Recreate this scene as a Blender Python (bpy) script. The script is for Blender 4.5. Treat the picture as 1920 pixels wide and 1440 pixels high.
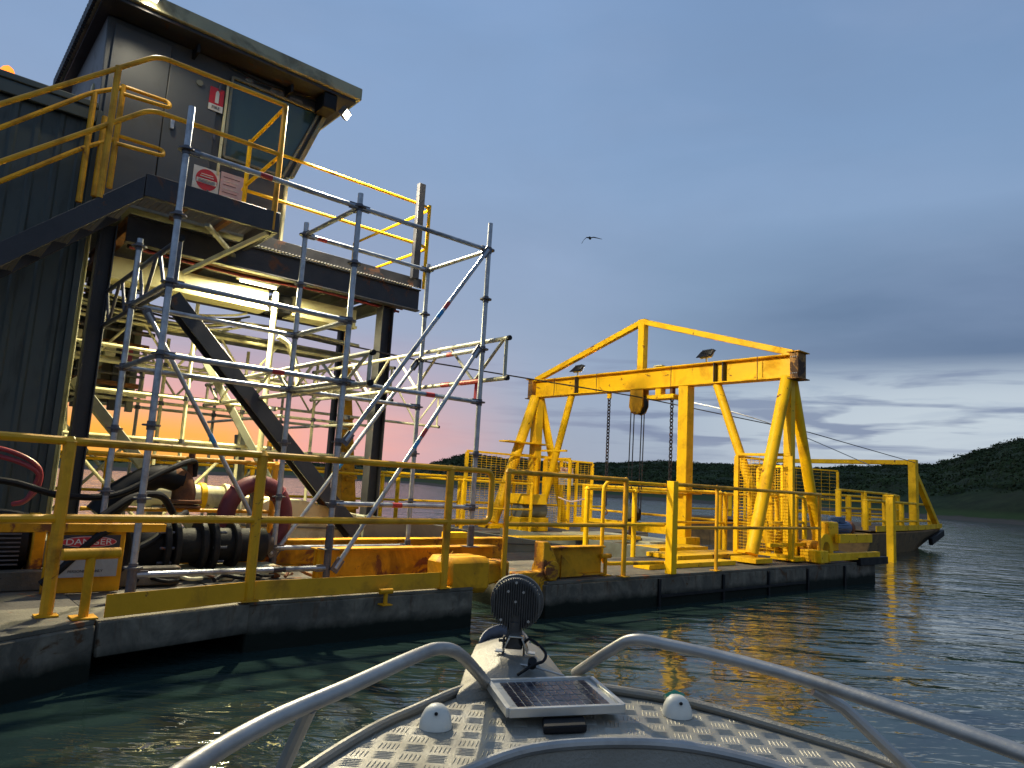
import bpy, bmesh, math, random
from mathutils import Vector, Matrix, noise as mn
R=math.radians; PI=math.pi; rnd=random.Random(7)
for o in list(bpy.data.objects): bpy.data.objects.remove(o)
scn=bpy.context.scene; col=scn.collection

# ---------------------------------------------------------------- camera
CZ=1.28; PITCH=R(8.0); ROLL=R(3.3); F=1331.0
cam=bpy.data.cameras.new('camera'); camo=bpy.data.objects.new('camera',cam); col.objects.link(camo)
cam.sensor_fit='HORIZONTAL'; cam.sensor_width=36; cam.lens=36*F/1920; cam.clip_start=.05; cam.clip_end=9000
fw=Vector((0,math.cos(PITCH),math.sin(PITCH))); r0=Vector((1,0,0)); u0=Vector((0,-math.sin(PITCH),math.cos(PITCH)))
rv=r0*math.cos(ROLL)+u0*math.sin(ROLL); uv=u0*math.cos(ROLL)-r0*math.sin(ROLL)
camo.matrix_world=Matrix(((rv.x,uv.x,-fw.x,0),(rv.y,uv.y,-fw.y,0),(rv.z,uv.z,-fw.z,CZ),(0,0,0,1)))
scn.camera=camo
scn.view_settings.view_transform='Standard'; scn.view_settings.look='None'
scn.view_settings.exposure=0.08; scn.view_settings.gamma=1.0

# ---------------------------------------------------------------- node helpers
class N:
    def __init__(s,tree): s.t=tree; s.n=tree.nodes; s.l=tree.links
    def new(s,ty,**kw):
        n=s.n.new(ty)
        for k,v in kw.items():
            if k.startswith('i_'):
                key=k[2:]; key=int(key) if key.isdigit() else key.replace('_',' ')
                if isinstance(v,bpy.types.NodeSocket): s.l.new(v,n.inputs[key])
                else: n.inputs[key].default_value=v
            else: setattr(n,k,v)
        return n
    def math(s,op,a,b=0.0,c=None,clamp=False):
        n=s.new('ShaderNodeMath',operation=op,use_clamp=clamp)
        for i,x in enumerate((a,b)+(() if c is None else (c,))):
            if isinstance(x,bpy.types.NodeSocket): s.l.new(x,n.inputs[i])
            else: n.inputs[i].default_value=x
        return n.outputs[0]
    def mix(s,f,a,b,mode='MIX'):
        n=s.new('ShaderNodeMix',data_type='RGBA',blend_type=mode)
        for i,x in ((0,f),(6,a),(7,b)):
            if isinstance(x,bpy.types.NodeSocket): s.l.new(x,n.inputs[i])
            else: n.inputs[i].default_value=x if i==0 else (tuple(x)+(1,))[:4]
        return n.outputs[2]
    def ramp(s,f,stops,interp='LINEAR'):
        n=s.new('ShaderNodeValToRGB'); n.color_ramp.interpolation=interp
        e=n.color_ramp.elements
        while len(e)<len(stops): e.new(.5)
        for el,(p,c) in zip(e,stops):
            el.position=p; el.color=(tuple(c)+(1,))[:4] if hasattr(c,'__len__') else (c,c,c,1)
        s.l.new(f,n.inputs[0]); return n.outputs[0]
    def noise(s,vec,scale,detail=3,rough=.5,dist=0.0):
        n=s.new('ShaderNodeTexNoise'); n.inputs['Scale'].default_value=scale; n.inputs['Detail'].default_value=detail
        n.inputs['Roughness'].default_value=rough; n.inputs['Distortion'].default_value=dist
        if vec is not None: s.l.new(vec,n.inputs['Vector'])
        return n.outputs[0]
    def mapv(s,vec,sc=(1,1,1),rot=(0,0,0),loc=(0,0,0)):
        n=s.new('ShaderNodeMapping'); s.l.new(vec,n.inputs[0]); n.inputs['Scale'].default_value=sc
        n.inputs['Rotation'].default_value=rot; n.inputs['Location'].default_value=loc; return n.outputs[0]
def srgb(r,g,b):
    f=lambda c:(c/255/12.92) if c/255<=.04045 else ((c/255+.055)/1.055)**2.4
    return (f(r),f(g),f(b))

# ---------------------------------------------------------------- world: dusk sky
world=bpy.data.worlds.new('World'); scn.world=world; world.use_nodes=True
SUNAZ=R(-33)   # azimuth of the afterglow, clockwise from +Y
w=N(world.node_tree); w.n.clear()
out=w.new('ShaderNodeOutputWorld'); bg=w.new('ShaderNodeBackground')
tc=w.new('ShaderNodeTexCoord'); D=tc.outputs['Generated']
sep=w.new('ShaderNodeSeparateXYZ',i_0=D); dx,dy,dz=sep.outputs
elev=w.math('MULTIPLY',w.math('ARCSINE',dz),2/PI,clamp=False)          # 0 horizon, 1 zenith
base=w.ramp(w.math('MAXIMUM',elev,0.0),[(0.0,srgb(154,168,184)),(.06,srgb(149,166,188)),(.16,srgb(136,161,191)),(.30,srgb(130,160,198)),(.5,srgb(122,153,196)),(1,srgb(112,134,170))])
hyp=w.math('SQRT',w.math('ADD',w.math('MULTIPLY',dx,dx),w.math('MULTIPLY',dy,dy)))
azx=w.math('DIVIDE',dx,hyp)                                            # sin(azimuth)
cosd=w.math('ADD',w.math('MULTIPLY',w.math('DIVIDE',dx,hyp),math.sin(SUNAZ)),w.math('MULTIPLY',w.math('DIVIDE',dy,hyp),math.cos(SUNAZ)))
# darker slate cloud bank towards the right
cmap=w.mapv(D,sc=(1.0,1.0,2.6),rot=(0,R(9),0),loc=(3.1,.4,.2))
n1=w.noise(cmap,1.6,5,.52,.3)
right=w.ramp(azx,[(0.0,0.0),(.03,0.0),(.40,.75),(.62,1.0)])
bank=w.math('MULTIPLY',right,w.ramp(n1,[(.32,.6),(.58,1.0)]))
bandz=w.ramp(elev,[(.085,0.0),(.115,.9),(.15,1.0),(.19,.75),(.235,.15),(.28,.22),(.36,.42),(.7,.3)])
c1=w.mix(w.math('MULTIPLY',w.math('MULTIPLY',bank,bandz),.92),base,srgb(74,99,134))
# soft mottling
n2=w.noise(w.mapv(D,sc=(1,1,2.2),rot=(0,R(14),0)),2.4,6,.56,.4)
c2=w.mix(w.math('MULTIPLY',w.ramp(n2,[(.36,0.0),(.66,1.0)]),.30),c1,srgb(118,138,168))
n2b=w.noise(w.mapv(D,sc=(1,1,3.2),rot=(0,R(20),0),loc=(7,2,1)),3.1,5,.5,.3)
c2=w.mix(w.math('MULTIPLY',w.ramp(n2b,[(.46,0.0),(.78,1.0)]),.22),c2,srgb(156,174,208))
# pale gap above the right-hand hills
gap=w.math('MULTIPLY',w.ramp(azx,[(.16,0.0),(.34,.75),(.5,1.0)]),w.ramp(elev,[(.0,.7),(.035,.85),(.065,1.0),(.088,.85),(.118,0.0)]))
n3=w.noise(w.mapv(D,sc=(1.0,1.0,6.5),rot=(0,R(3),0)),4.5,6,.6,.5)
c3=w.mix(w.math('MULTIPLY',gap,w.ramp(n3,[(.30,.45),(.50,1.0)])),c2,srgb(188,201,212))
n4=w.noise(w.mapv(D,sc=(1.0,1.0,9.0),loc=(4,1,2)),6.0,4,.5,.3)
low=w.ramp(elev,[(.02,0.0),(.05,1.0),(.10,.8),(.13,0.0)])
c3=w.mix(w.math('MULTIPLY',w.math('MULTIPLY',low,w.ramp(azx,[(.0,.5),(.2,1.0)])),w.math('MULTIPLY',w.ramp(n4,[(.50,0.0),(.62,1.0)]),.85)),c3,srgb(112,128,160))
# lavender, pink and orange towards the afterglow
near=w.ramp(cosd,[(.70,0.0),(.86,.45),(.95,.9),(1.0,1.0)])
lav=w.math('MULTIPLY',near,w.ramp(elev,[(.0,1.0),(.12,.75),(.26,.18),(.4,0.0)]))
c4=w.mix(w.math('MULTIPLY',lav,.60),c3,srgb(172,168,192))
pinkz=w.ramp(elev,[(.0,1.0),(.05,.85),(.085,.3),(.13,0.0)])
n5=w.noise(w.mapv(D,sc=(1,1,7.0),rot=(0,R(-4),0),loc=(2,5,0)),3.6,5,.55,.4)
pk=w.math('MULTIPLY',w.math('MULTIPLY',w.ramp(cosd,[(.82,0.0),(.92,.75),(.98,1.0)]),pinkz),w.ramp(n5,[(.28,.7),(.55,1.0)]))
c5=w.mix(pk,c4,srgb(246,168,155))
orz=w.ramp(elev,[(.0,1.0),(.026,.95),(.042,.5),(.058,0.0)])
org=w.math('MULTIPLY',w.math('MULTIPLY',w.ramp(cosd,[(.955,0.0),(.98,.85),(1.0,1.0)]),orz),w.ramp(n5,[(.25,.7),(.45,1.0)]))
c6=w.mix(org,c5,srgb(255,178,66))
# below the horizon: dim
c7=w.mix(w.ramp(w.math('ADD',w.math('MULTIPLY',dz,8.0),.5),[(.40,1.0),(.5,0.0)]),c6,srgb(70,78,84))
sky=w.new('ShaderNodeTexSky'); sky.sky_type='NISHITA'; sky.sun_disc=False; sky.sun_elevation=R(-1.5); sky.sun_rotation=SUNAZ
w.l.new(c7,bg.inputs[0]); bg.inputs[1].default_value=1.0
bg2=w.new('ShaderNodeBackground',i_0=sky.outputs[0],i_1=.05)
add=w.new('ShaderNodeAddShader'); w.l.new(bg.outputs[0],add.inputs[0]); w.l.new(bg2.outputs[0],add.inputs[1])
w.l.new(add.outputs[0],out.inputs[0])

# ---------------------------------------------------------------- sun (below the clouds, almost set)
sl=bpy.data.lights.new('sun','SUN'); sl.energy=.20; sl.angle=R(45); sl.color=(1,.62,.38)
so=bpy.data.objects.new('sun',sl); col.objects.link(so)
sd=Vector((math.sin(SUNAZ)*math.cos(R(4)),math.cos(SUNAZ)*math.cos(R(4)),math.sin(R(4))))
so.rotation_euler=sd.to_track_quat('Z','Y').to_euler()

# ---------------------------------------------------------------- frames and tagging
AZ=R(40.8); RO=Vector((-1.78,5.21,0))
RAFT=Matrix.Translation(RO)@Matrix.Rotation(AZ,4,'Z'); WORLD=Matrix.Identity(4)
def tag(o,label=None,cat=None,group=None,kind=None):
    if label: o['label']=label
    if cat: o['category']=cat
    if group: o['group']=group
    if kind: o['kind']=kind
    return o
def thing(name,label,cat,org=(0,0,0),fr=None,group=None):
    fr=RAFT if fr is None else fr
    o=bpy.data.objects.new(name,None); col.objects.link(o); o.empty_display_size=.1
    o.matrix_world=fr@Matrix.Translation(Vector(org)); o['_o']=list(org); tag(o,label,cat,group); return o
def V3(p): return Vector(p)
def fillet(pts,r,n=5,closed=False):
    pts=[V3(p) for p in pts]; out=[]; m=len(pts)
    for i,p in enumerate(pts):
        if not closed and (i==0 or i==m-1): out.append(p); continue
        a=pts[i-1]-p; b=pts[(i+1)%m]-p; rr=min(r,a.length*.49,b.length*.49)
        p0=p+a.normalized()*rr; p1=p+b.normalized()*rr
        for k in range(n+1):
            t=k/n; out.append(p0*(1-t)**2+p*2*t*(1-t)+p1*t*t)
    return out
def spline(pts,n=6):
    P=[V3(p) for p in pts]; P=[P[0]*2-P[1]]+P+[P[-1]*2-P[-2]]; out=[]
    for i in range(1,len(P)-2):
        for k in range(n):
            t=k/n; a,b,c,d=P[i-1],P[i],P[i+1],P[i+2]
            out.append(.5*((2*b)+(c-a)*t+(2*a-5*b+4*c-d)*t*t+(3*b-a-3*c+d)*t**3))
    out.append(P[-2]); return out
class MB:
    def __init__(s): s.bm=bmesh.new()
    def box(s,a,b,z):
        """axis box from (a0,a1),(b0,b1),(z0,z1)"""
        v=[s.bm.verts.new((x,y,w_)) for x in a for y in b for w_ in z]
        for f in ((0,1,3,2),(4,6,7,5),(0,4,5,1),(2,3,7,6),(0,2,6,4),(1,5,7,3)): s.bm.faces.new([v[i] for i in f])
        return s
    def bar(s,p0,p1,w_,h,up=(0,0,1),w1=None,h1=None):
        p0=V3(p0);p1=V3(p1);d=(p1-p0).normalized();up=V3(up)
        if abs(d.dot(up))>.98: up=Vector((1,0,0))
        sd=d.cross(up).normalized(); up=sd.cross(d).normalized(); w1=w1 or w_; h1=h1 or h
        v=[]
        for p,ww,hh in ((p0,w_,h),(p1,w1,h1)):
            for i,j in ((-1,-1),(1,-1),(1,1),(-1,1)): v.append(s.bm.verts.new(p+sd*i*ww/2+up*j*hh/2))
        for f in ((3,2,1,0),(4,5,6,7),(0,1,5,4),(1,2,6,5),(2,3,7,6),(3,0,4,7)): s.bm.faces.new([v[i] for i in f])
        return s
    def ibeam(s,p0,p1,w_,h,t=.014,up=(0,0,1)):
        p0=V3(p0);p1=V3(p1);d=(p1-p0).normalized();u=V3(up)
        if abs(d.dot(u))>.98: u=Vector((1,0,0))
        sd=d.cross(u).normalized(); u=sd.cross(d).normalized()
        for k in (-1,1):
            o=u*k*(h/2-t/2); s.bar(p0+o,p1+o,w_,t,u)
        s.bar(p0,p1,t,h-2*t,u); return s
    def tube(s,pts,r,seg=10,cap=True,closed=False):
        pts=[V3(p) for p in pts]; m=len(pts); rings=[]; prev=None
        rs=r if isinstance(r,(list,tuple)) else [r]*m
        for i,p in enumerate(pts):
            if closed: d=(pts[(i+1)%m]-pts[i-1]).normalized()
            else: d=(pts[min(i+1,m-1)]-pts[max(i-1,0)]).normalized()
            if prev is None:
                a=Vector((0,0,1)) if abs(d.z)<.9 else Vector((1,0,0)); x=d.cross(a).normalized()
            else: x=(prev-d*prev.dot(d)).normalized()
            y=d.cross(x); prev=x
            rings.append([s.bm.verts.new(p+(x*math.cos(2*PI*k/seg)+y*math.sin(2*PI*k/seg))*rs[i]) for k in range(seg)])
        rr=list(zip(rings,rings[1:]))+([(rings[-1],rings[0])] if closed else [])
        for A,B in rr:
            for k in range(seg): s.bm.faces.new((A[k],A[(k+1)%seg],B[(k+1)%seg],B[k]))
        if cap and not closed:
            s.bm.faces.new(rings[0][::-1]); s.bm.faces.new(rings[-1])
        return s
    def cyl(s,p0,p1,r,r1=None,seg=16): return s.tube([p0,p1],[r,r if r1 is None else r1],seg)
    def prism(s,poly,z0,z1,axis=2):
        """poly of 2D points extruded; axis=the extrusion axis (0:a,1:b,2:z)"""
        def mk(p,t): return {2:(p[0],p[1],t),1:(p[0],t,p[1]),0:(t,p[0],p[1])}[axis]
        A=[s.bm.verts.new(mk(p,z0)) for p in poly]; B=[s.bm.verts.new(mk(p,z1)) for p in poly]; n=len(poly)
        s.bm.faces.new(A[::-1]); s.bm.faces.new(B)
        for i in range(n): s.bm.faces.new((A[i],A[(i+1)%n],B[(i+1)%n],B[i]))
        return s
    def quad(s,*p): s.bm.faces.new([s.bm.verts.new(q) for q in p]); return s
    def build(s,name,m,root=None,bevel=0,label=None,smooth=True,org=None,fr=None,ang=35,split=False):
        bm=s.bm
        if split:
            bm.verts.ensure_lookup_table(); seen=set(); last=None
            for v0 in bm.verts:
                if v0 in seen: continue
                st_=[v0]; seen.add(v0); isl=[]
                while st_:
                    v=st_.pop(); isl.append(v)
                    for e in v.link_edges:
                        q=e.other_vert(v)
                        if q not in seen: seen.add(q); st_.append(q)
                mb=MB(); mp={v:mb.bm.verts.new(v.co) for v in isl}; fs=set(f for v in isl for f in v.link_faces)
                for f in fs: mb.bm.faces.new([mp[v] for v in f.verts])
                last=mb.build(name,m,root,bevel,label,smooth,org,fr,ang)
            bm.free(); return last
        pass; o0=Vector(root['_o']) if root is not None else Vector(org or (0,0,0))
        bmesh.ops.translate(bm,verts=bm.verts[:],vec=-o0)
        bmesh.ops.recalc_face_normals(bm,faces=bm.faces[:])
        me=bpy.data.meshes.new(name); bm.to_mesh(me); bm.free(); me.materials.append(m)
        if smooth:
            me.polygons.foreach_set('use_smooth',[True]*len(me.polygons)); me.set_sharp_from_angle(angle=R(ang))
        o=bpy.data.objects.new(name,me); col.objects.link(o)
        if root is not None: o.parent=root
        else: o.matrix_world=(RAFT if fr is None else fr)@Matrix.Translation(o0)
        o['_o']=list(o0)
        if bevel:
            b=o.modifiers.new('edge','BEVEL'); b.width=bevel; b.segments=1; b.limit_method='ANGLE'; b.angle_limit=R(40)
        if label: o['label']=label
        return o
def solo(mb,name,m,label,cat,org=(0,0,0),fr=None,group=None,bevel=0,kind=None):
    o=mb.build(name,m,None,bevel,org=org,fr=fr); tag(o,label,cat,group,kind); return o

# ---------------------------------------------------------------- materials
def mat(name,base,rough=.5,metal=0.0,var=.18,vscale=6.0,rust=0.0,rustc=(.10,.035,.012),bump=.0,bscale=60,dirt=0.0,dirtc=(.03,.026,.02),streak=False,rscale=3.5,spec=.5,coat=0.0):
    m=bpy.data.materials.new(name); m.use_nodes=True; t=N(m.node_tree); p=t.n['Principled BSDF']
    tc=t.new('ShaderNodeTexCoord'); ob=tc.outputs['Object']
    n=t.noise(ob,vscale,5,.6); c=t.mix(t.ramp(n,[(.3,0.0),(.7,1.0)]),tuple(x*(1-var) for x in base),tuple(min(1,x*(1+var)) for x in base))
    r=t.ramp(n,[(.25,max(.03,rough-.10)),(.75,min(1,rough+.12))])
    if dirt>0:
        vv=t.mapv(ob,sc=(1,1,.18)) if streak else ob
        dn=t.noise(vv,9.0 if streak else 2.6,6,.65,.4); df=t.math('MULTIPLY',t.ramp(dn,[(.62-dirt*.3,0.0),(.78-dirt*.25,1.0)]),.75)
        c=t.mix(df,c,dirtc); r=t.mix(df,r,(.8,.8,.8))
    mt=None
    if rust>0:
        rn=t.noise(ob,rscale,8,.68,.6); rf=t.ramp(rn,[(.72-rust*.35,0.0),(.76-rust*.33,1.0)])
        rc=t.mix(t.noise(ob,40,3),rustc,tuple(x*2.6 for x in rustc)); c=t.mix(rf,c,rc); r=t.mix(rf,r,(.85,.85,.85))
        mt=t.math('MULTIPLY',t.math('SUBTRACT',1.0,rf),metal)
    t.l.new(c,p.inputs['Base Color']); t.l.new(r,p.inputs['Roughness'])
    if mt is not None: t.l.new(mt,p.inputs['Metallic'])
    else: p.inputs['Metallic'].default_value=metal
    p.inputs['Specular IOR Level'].default_value=spec
    if coat: p.inputs['Coat Weight'].default_value=coat
    if bump>0:
        b=t.new('ShaderNodeBump'); b.inputs['Strength'].default_value=bump; b.inputs['Distance'].default_value=.01
        t.l.new(t.noise(ob,bscale,4,.6),b.inputs['Height']); t.l.new(b.outputs[0],p.inputs['Normal'])
    return m
YEL=mat('yellow_paint',(.84,.47,.002),.5,0,.10,2.5,rust=.3,bump=.25,bscale=18,dirt=.42,dirtc=(.46,.21,.004),spec=.22,rscale=5)
YELR=mat('worn_yellow_paint',(.62,.29,.004),.55,0,.2,3,rust=.42,bump=.3,bscale=20,dirt=.5,dirtc=(.17,.07,.006),rscale=3.4,spec=.25)
ORG=mat('rail_paint',(.66,.32,.005),.42,0,.14,3,rust=.22,bump=.12,dirt=.4,dirtc=(.20,.08,.008),rscale=6,spec=.35)
GALV=mat('galvanised_steel',(.33,.35,.38),.40,.75,.28,14,rust=.12,bump=.15,dirt=.3,dirtc=(.10,.10,.11),rscale=6)
GALVD=mat('galvanised_fitting',(.10,.10,.115),.5,.6,.3,30,rust=.3)
DARK=mat('dark_steel',(.022,.022,.026),.5,.2,.4,4,rust=.35,rustc=(.05,.02,.01),bump=.2,rscale=3)
BLACK=mat('black_rubber',(.005,.005,.006),.6,0,.3,8,spec=.25)
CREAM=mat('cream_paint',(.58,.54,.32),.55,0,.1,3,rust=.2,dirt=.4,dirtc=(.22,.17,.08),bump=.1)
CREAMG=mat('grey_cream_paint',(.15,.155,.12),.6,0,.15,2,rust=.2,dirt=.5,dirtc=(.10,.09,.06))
CABIN=mat('cabin_cladding',(.062,.065,.067),.5,0,.15,1.5,dirt=.22,dirtc=(.05,.046,.04))
SHEDM=mat('green_sheeting',(.040,.052,.048),.45,.1,.2,1.2,dirt=.3,dirtc=(.024,.028,.026),streak=True)
ROOFM=mat('roof_sheet',(.30,.28,.17),.45,.15,.15,3,dirt=.4,dirtc=(.08,.07,.045))
HULLM=mat('concrete_hull',(.19,.165,.125),.9,0,.5,2.6,rust=.28,rustc=(.05,.028,.015),bump=1.0,bscale=9,dirt=.8,dirtc=(.05,.047,.04),spec=.15)
t=N(HULLM.node_tree); p=t.n['Principled BSDF']; c=p.inputs['Base Color'].links[0].from_socket
g_=t.new('ShaderNodeNewGeometry'); sz_=t.new('ShaderNodeSeparateXYZ',i_0=g_.outputs['Position']); nn=t.noise(g_.outputs['Position'],3.5,6,.65); n9=t.noise(t.mapv(g_.outputs['Position'],sc=(1,1,.15)),14,4,.6)
zz=t.math('ADD',sz_.outputs[2],t.math('MULTIPLY',t.math('SUBTRACT',nn,.5),.13)); c=t.mix(t.ramp(zz,[(.11,1.0),(.19,0.0)]),c,(.010,.013,.009))
c=t.mix(t.math('MULTIPLY',t.ramp(n9,[(.55,0.0),(.68,1.0)]),t.ramp(zz,[(.15,.0),(.3,.75)])),c,(.075,.035,.015)); t.l.new(c,p.inputs['Base Color'])
DECKM=mat('deck_plate',(.12,.105,.078),.75,.1,.3,5,rust=.3,bump=.5,bscale=45,dirt=.6,dirtc=(.05,.042,.03))
RUSTM=mat('rusty_iron',(.13,.05,.018),.8,.1,.5,9,bump=.5,bscale=30,dirt=.5,dirtc=(.25,.11,.02))
MAROON=mat('maroon_foam',(.11,.010,.016),.6,0,.15,6,bump=.1,dirt=.3,dirtc=(.06,.01,.01))
WHITE=mat('white_plastic',(.62,.60,.52),.45,0,.06,20,bump=.08,dirt=.2,dirtc=(.35,.3,.2))
SIGNW=mat('sign_white',(.55,.53,.48),.55,0,.1,10,dirt=.3,dirtc=(.3,.24,.2))
SIGNP=mat('faded_notice',(.55,.36,.34),.6,0,.2,6,dirt=.4,dirtc=(.45,.42,.38))
SIGNR=mat('sign_red',(.42,.012,.02),.5,0,.1,10)
SIGNK=mat('sign_black',(.015,.012,.02),.5,0,.1,10)
BLUEM=mat('blue_motor_paint',(.02,.06,.15),.4,0,.2,8,dirt=.3)
BLUET=mat('blue_tape',(.02,.22,.48),.5,0,.1,10)
REDT=mat('red_tape',(.42,.03,.03),.5,0,.2,10)
ALU=mat('weathered_aluminium',(.24,.225,.19),.46,.55,.18,5,bump=.25,bscale=140,dirt=.45,dirtc=(.26,.23,.18))
ALUT=mat('tread_plate_aluminium',(.34,.315,.26),.42,.30,.15,7,bump=.2,bscale=160,dirt=.5,dirtc=(.30,.26,.18))
ALUP=mat('rail_aluminium',(.38,.365,.34),.42,.6,.2,9,bump=.07,bscale=120,dirt=.35,dirtc=(.16,.14,.12))
BLKAL=mat('black_die_cast',(.020,.020,.024),.38,.4,.4,25,bump=.25,bscale=120,dirt=.75,dirtc=(.15,.14,.12),spec=.6)
CELL=mat('solar_cell',(.006,.008,.022),.22,0,.3,12,spec=.35)
CELLB=mat('solar_backing',(.34,.35,.35),.3,0,.05,12)
GREENL=mat('green_lens',(.01,.16,.09),.2,0,.1,10)
ROPE=mat('wire_rope',(.05,.045,.045),.5,.6,.3,60)
CHAINM=mat('chain_steel',(.035,.028,.03),.55,.5,.4,20,rust=.4)
PINKH=mat('red_hose',(.22,.02,.03),.45,0,.15,8)
GLASS=bpy.data.materials.new('tinted_window'); GLASS.use_nodes=True
_p=GLASS.node_tree.nodes['Principled BSDF']; _p.inputs['Base Color'].default_value=(.035,.065,.062,1); _p.inputs['Roughness'].default_value=.12
def emis(name,c,s):
    m=bpy.data.materials.new(name); m.use_nodes=True; p=m.node_tree.nodes['Principled BSDF']
    p.inputs['Emission Color'].default_value=(*c,1); p.inputs['Emission Strength'].default_value=s; p.inputs['Base Color'].default_value=(*c,1); return m
LAMP=emis('lamp_glass',(1,.93,.70),16); BEACON=emis('beacon_lens',(1,.22,.02),2.2); TUBEL=emis('fluorescent_tube',(1,.96,.68),9)

# ================================================================ SETTING
# water
wm=bpy.data.materials.new('lake_water'); wm.use_nodes=True; t=N(wm.node_tree); p=t.n['Principled BSDF']
p.inputs['Base Color'].default_value=(.018,.035,.032,1); p.inputs['Roughness'].default_value=.02; p.inputs['IOR'].default_value=1.5; p.inputs['Specular IOR Level'].default_value=.62
tc=t.new('ShaderNodeTexCoord'); ob=tc.outputs['Object']
a=t.noise(t.mapv(ob,sc=(.7,2.0,1),rot=(0,0,R(-14))),1.1,2,.5,.4)
b_=t.noise(t.mapv(ob,sc=(.65,2.0,1),rot=(0,0,R(-8))),3.0,3,.55,.5)
c_=t.noise(t.mapv(ob,sc=(.8,2.4,1),rot=(0,0,R(-20))),11.0,2,.5,.3)
calm=t.ramp(t.noise(ob,.45,3,.55),[(.32,.35),(.68,1.25)])
h=t.math('ADD',t.math('MULTIPLY',a,.042),t.math('ADD',t.math('MULTIPLY',b_,.026),t.math('MULTIPLY',c_,.0011)))
h=t.math('MULTIPLY',h,calm)
bp=t.new('ShaderNodeBump'); bp.inputs['Strength'].default_value=1.0; bp.inputs['Distance'].default_value=1.0
t.l.new(h,bp.inputs['Height']); t.l.new(bp.outputs[0],p.inputs['Normal'])
mb=MB(); mb.quad((-4000,-600,0),(4000,-600,0),(4000,6000,0),(-4000,6000,0))
tag(mb.build('water',wm,None,fr=WORLD,smooth=False),kind='structure')

# land around the bay
def lerp(tab,x):
    if x<=tab[0][0]: return tab[0][1:]
    for q,r_ in zip(tab,tab[1:]):
        if x<=r_[0]:
            f=(x-q[0])/(r_[0]-q[0]); f=f*f*(3-2*f) if False else f
            return tuple(q[i]*(1-f)+r_[i]*f for i in range(1,len(q)))
    return tab[-1][1:]
# azimuth in degrees (+ right), shore distance, crest distance, crest height
LAND=[(-75,95,240,3),(-40,100,240,3.0),(-32,105,240,3.4),(-22,115,240,4.2),(-14,150,280,7),(-8.5,170,300,9.0),(-6.8,160,290,8.8),(-5.2,130,250,9.6),(-3.2,120,235,11.8),(0,120,235,11.6),
 (3,118,230,11.4),(6.5,112,225,11.6),(12,110,220,12.6),(16,110,215,12.8),(19,112,215,12.6),(23,112,210,12.4),(27,110,205,14.6),(29.3,108,200,15.8),(30.8,106,198,14.8),(33,102,195,17.5),(36,98,190,20.5),(42,92,180,24),(75,90,180,26)]
def landz(az,rr):
    s,cr,hh=lerp(LAND,az); hh=max(1.6,hh*.90-1.3)
    x,y=rr*math.sin(R(az)),rr*math.cos(R(az))
    wob=mn.noise(Vector((x*.02,y*.02,3.3)))*5; s+=wob
    if rr<s: return -.45
    f=(rr-s)/(cr-s)
    beach=min(1,(rr-s)/9)*.5
    k=max(0,min(1,(f-.09)/.91)); prof=k**.75
    n_=mn.fractal(Vector((x*.028,y*.028,.5)),1,2.1,5)
    z=-.05+beach+max(0,hh-.5)*prof*(1+.16*n_*min(1,k*3)) 
    z+=(mn.noise(Vector((x*.16,y*.16,7)))*.9+mn.noise(Vector((x*.4,y*.4,2)))*.35)*min(1,k*5)
    if f>1: z-= (f-1)*hh*.35
    return z
bm=bmesh.new(); NA,NR=420,64; grid=[]
for i in range(NA+1):
    az=-72+144*i/NA; s,cr,hh=lerp(LAND,az); row=[]
    for j in range(NR+1):
        q=(j/NR)**1.25; rr=(s-9)+(cr*1.55-s+9)*q
        row.append(bm.verts.new((rr*math.sin(R(az)),rr*math.cos(R(az)),landz(az,rr))))
    grid.append(row)
for i in range(NA):
    for j in range(NR): bm.faces.new((grid[i][j],grid[i+1][j],grid[i+1][j+1],grid[i][j+1]))
me=bpy.data.meshes.new('hills'); bm.to_mesh(me); bm.free()
hm=bpy.data.materials.new('dune_scrub_ground'); hm.use_nodes=True; t=N(hm.node_tree); p=t.n['Principled BSDF']
g=t.new('ShaderNodeNewGeometry'); sp=t.new('ShaderNodeSeparateXYZ',i_0=g.outputs['Position'])
n=t.noise(g.outputs['Position'],.35,8,.7); n2=t.noise(g.outputs['Position'],.05,4,.6)
veg=t.mix(t.ramp(n,[(.35,0.0),(.65,1.0)]),(.018,.028,.012),(.050,.068,.024)); veg=t.mix(t.ramp(n2,[(.45,0.0),(.7,.6)]),veg,(.055,.050,.022))
sand=t.mix(n,(.085,.065,.045),(.15,.115,.08)); grass=t.mix(n,(.035,.055,.015),(.075,.10,.03))
zz=t.math('ADD',sp.outputs[2],t.math('MULTIPLY',n,.7))
c=t.mix(t.ramp(t.math('MULTIPLY',zz,.25),[(.18,0.0),(.22,1.0)]),sand,grass); c=t.mix(t.ramp(t.math('MULTIPLY',zz,.25),[(.32,0.0),(.46,1.0)]),c,veg)
t.l.new(c,p.inputs['Base Color']); p.inputs['Roughness'].default_value=.9; p.inputs['Specular IOR Level'].default_value=.1
me.materials.append(hm); me.polygons.foreach_set('use_smooth',[True]*len(me.polygons))
o=bpy.data.objects.new('hills',me); col.objects.link(o); tag(o,kind='structure')
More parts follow.
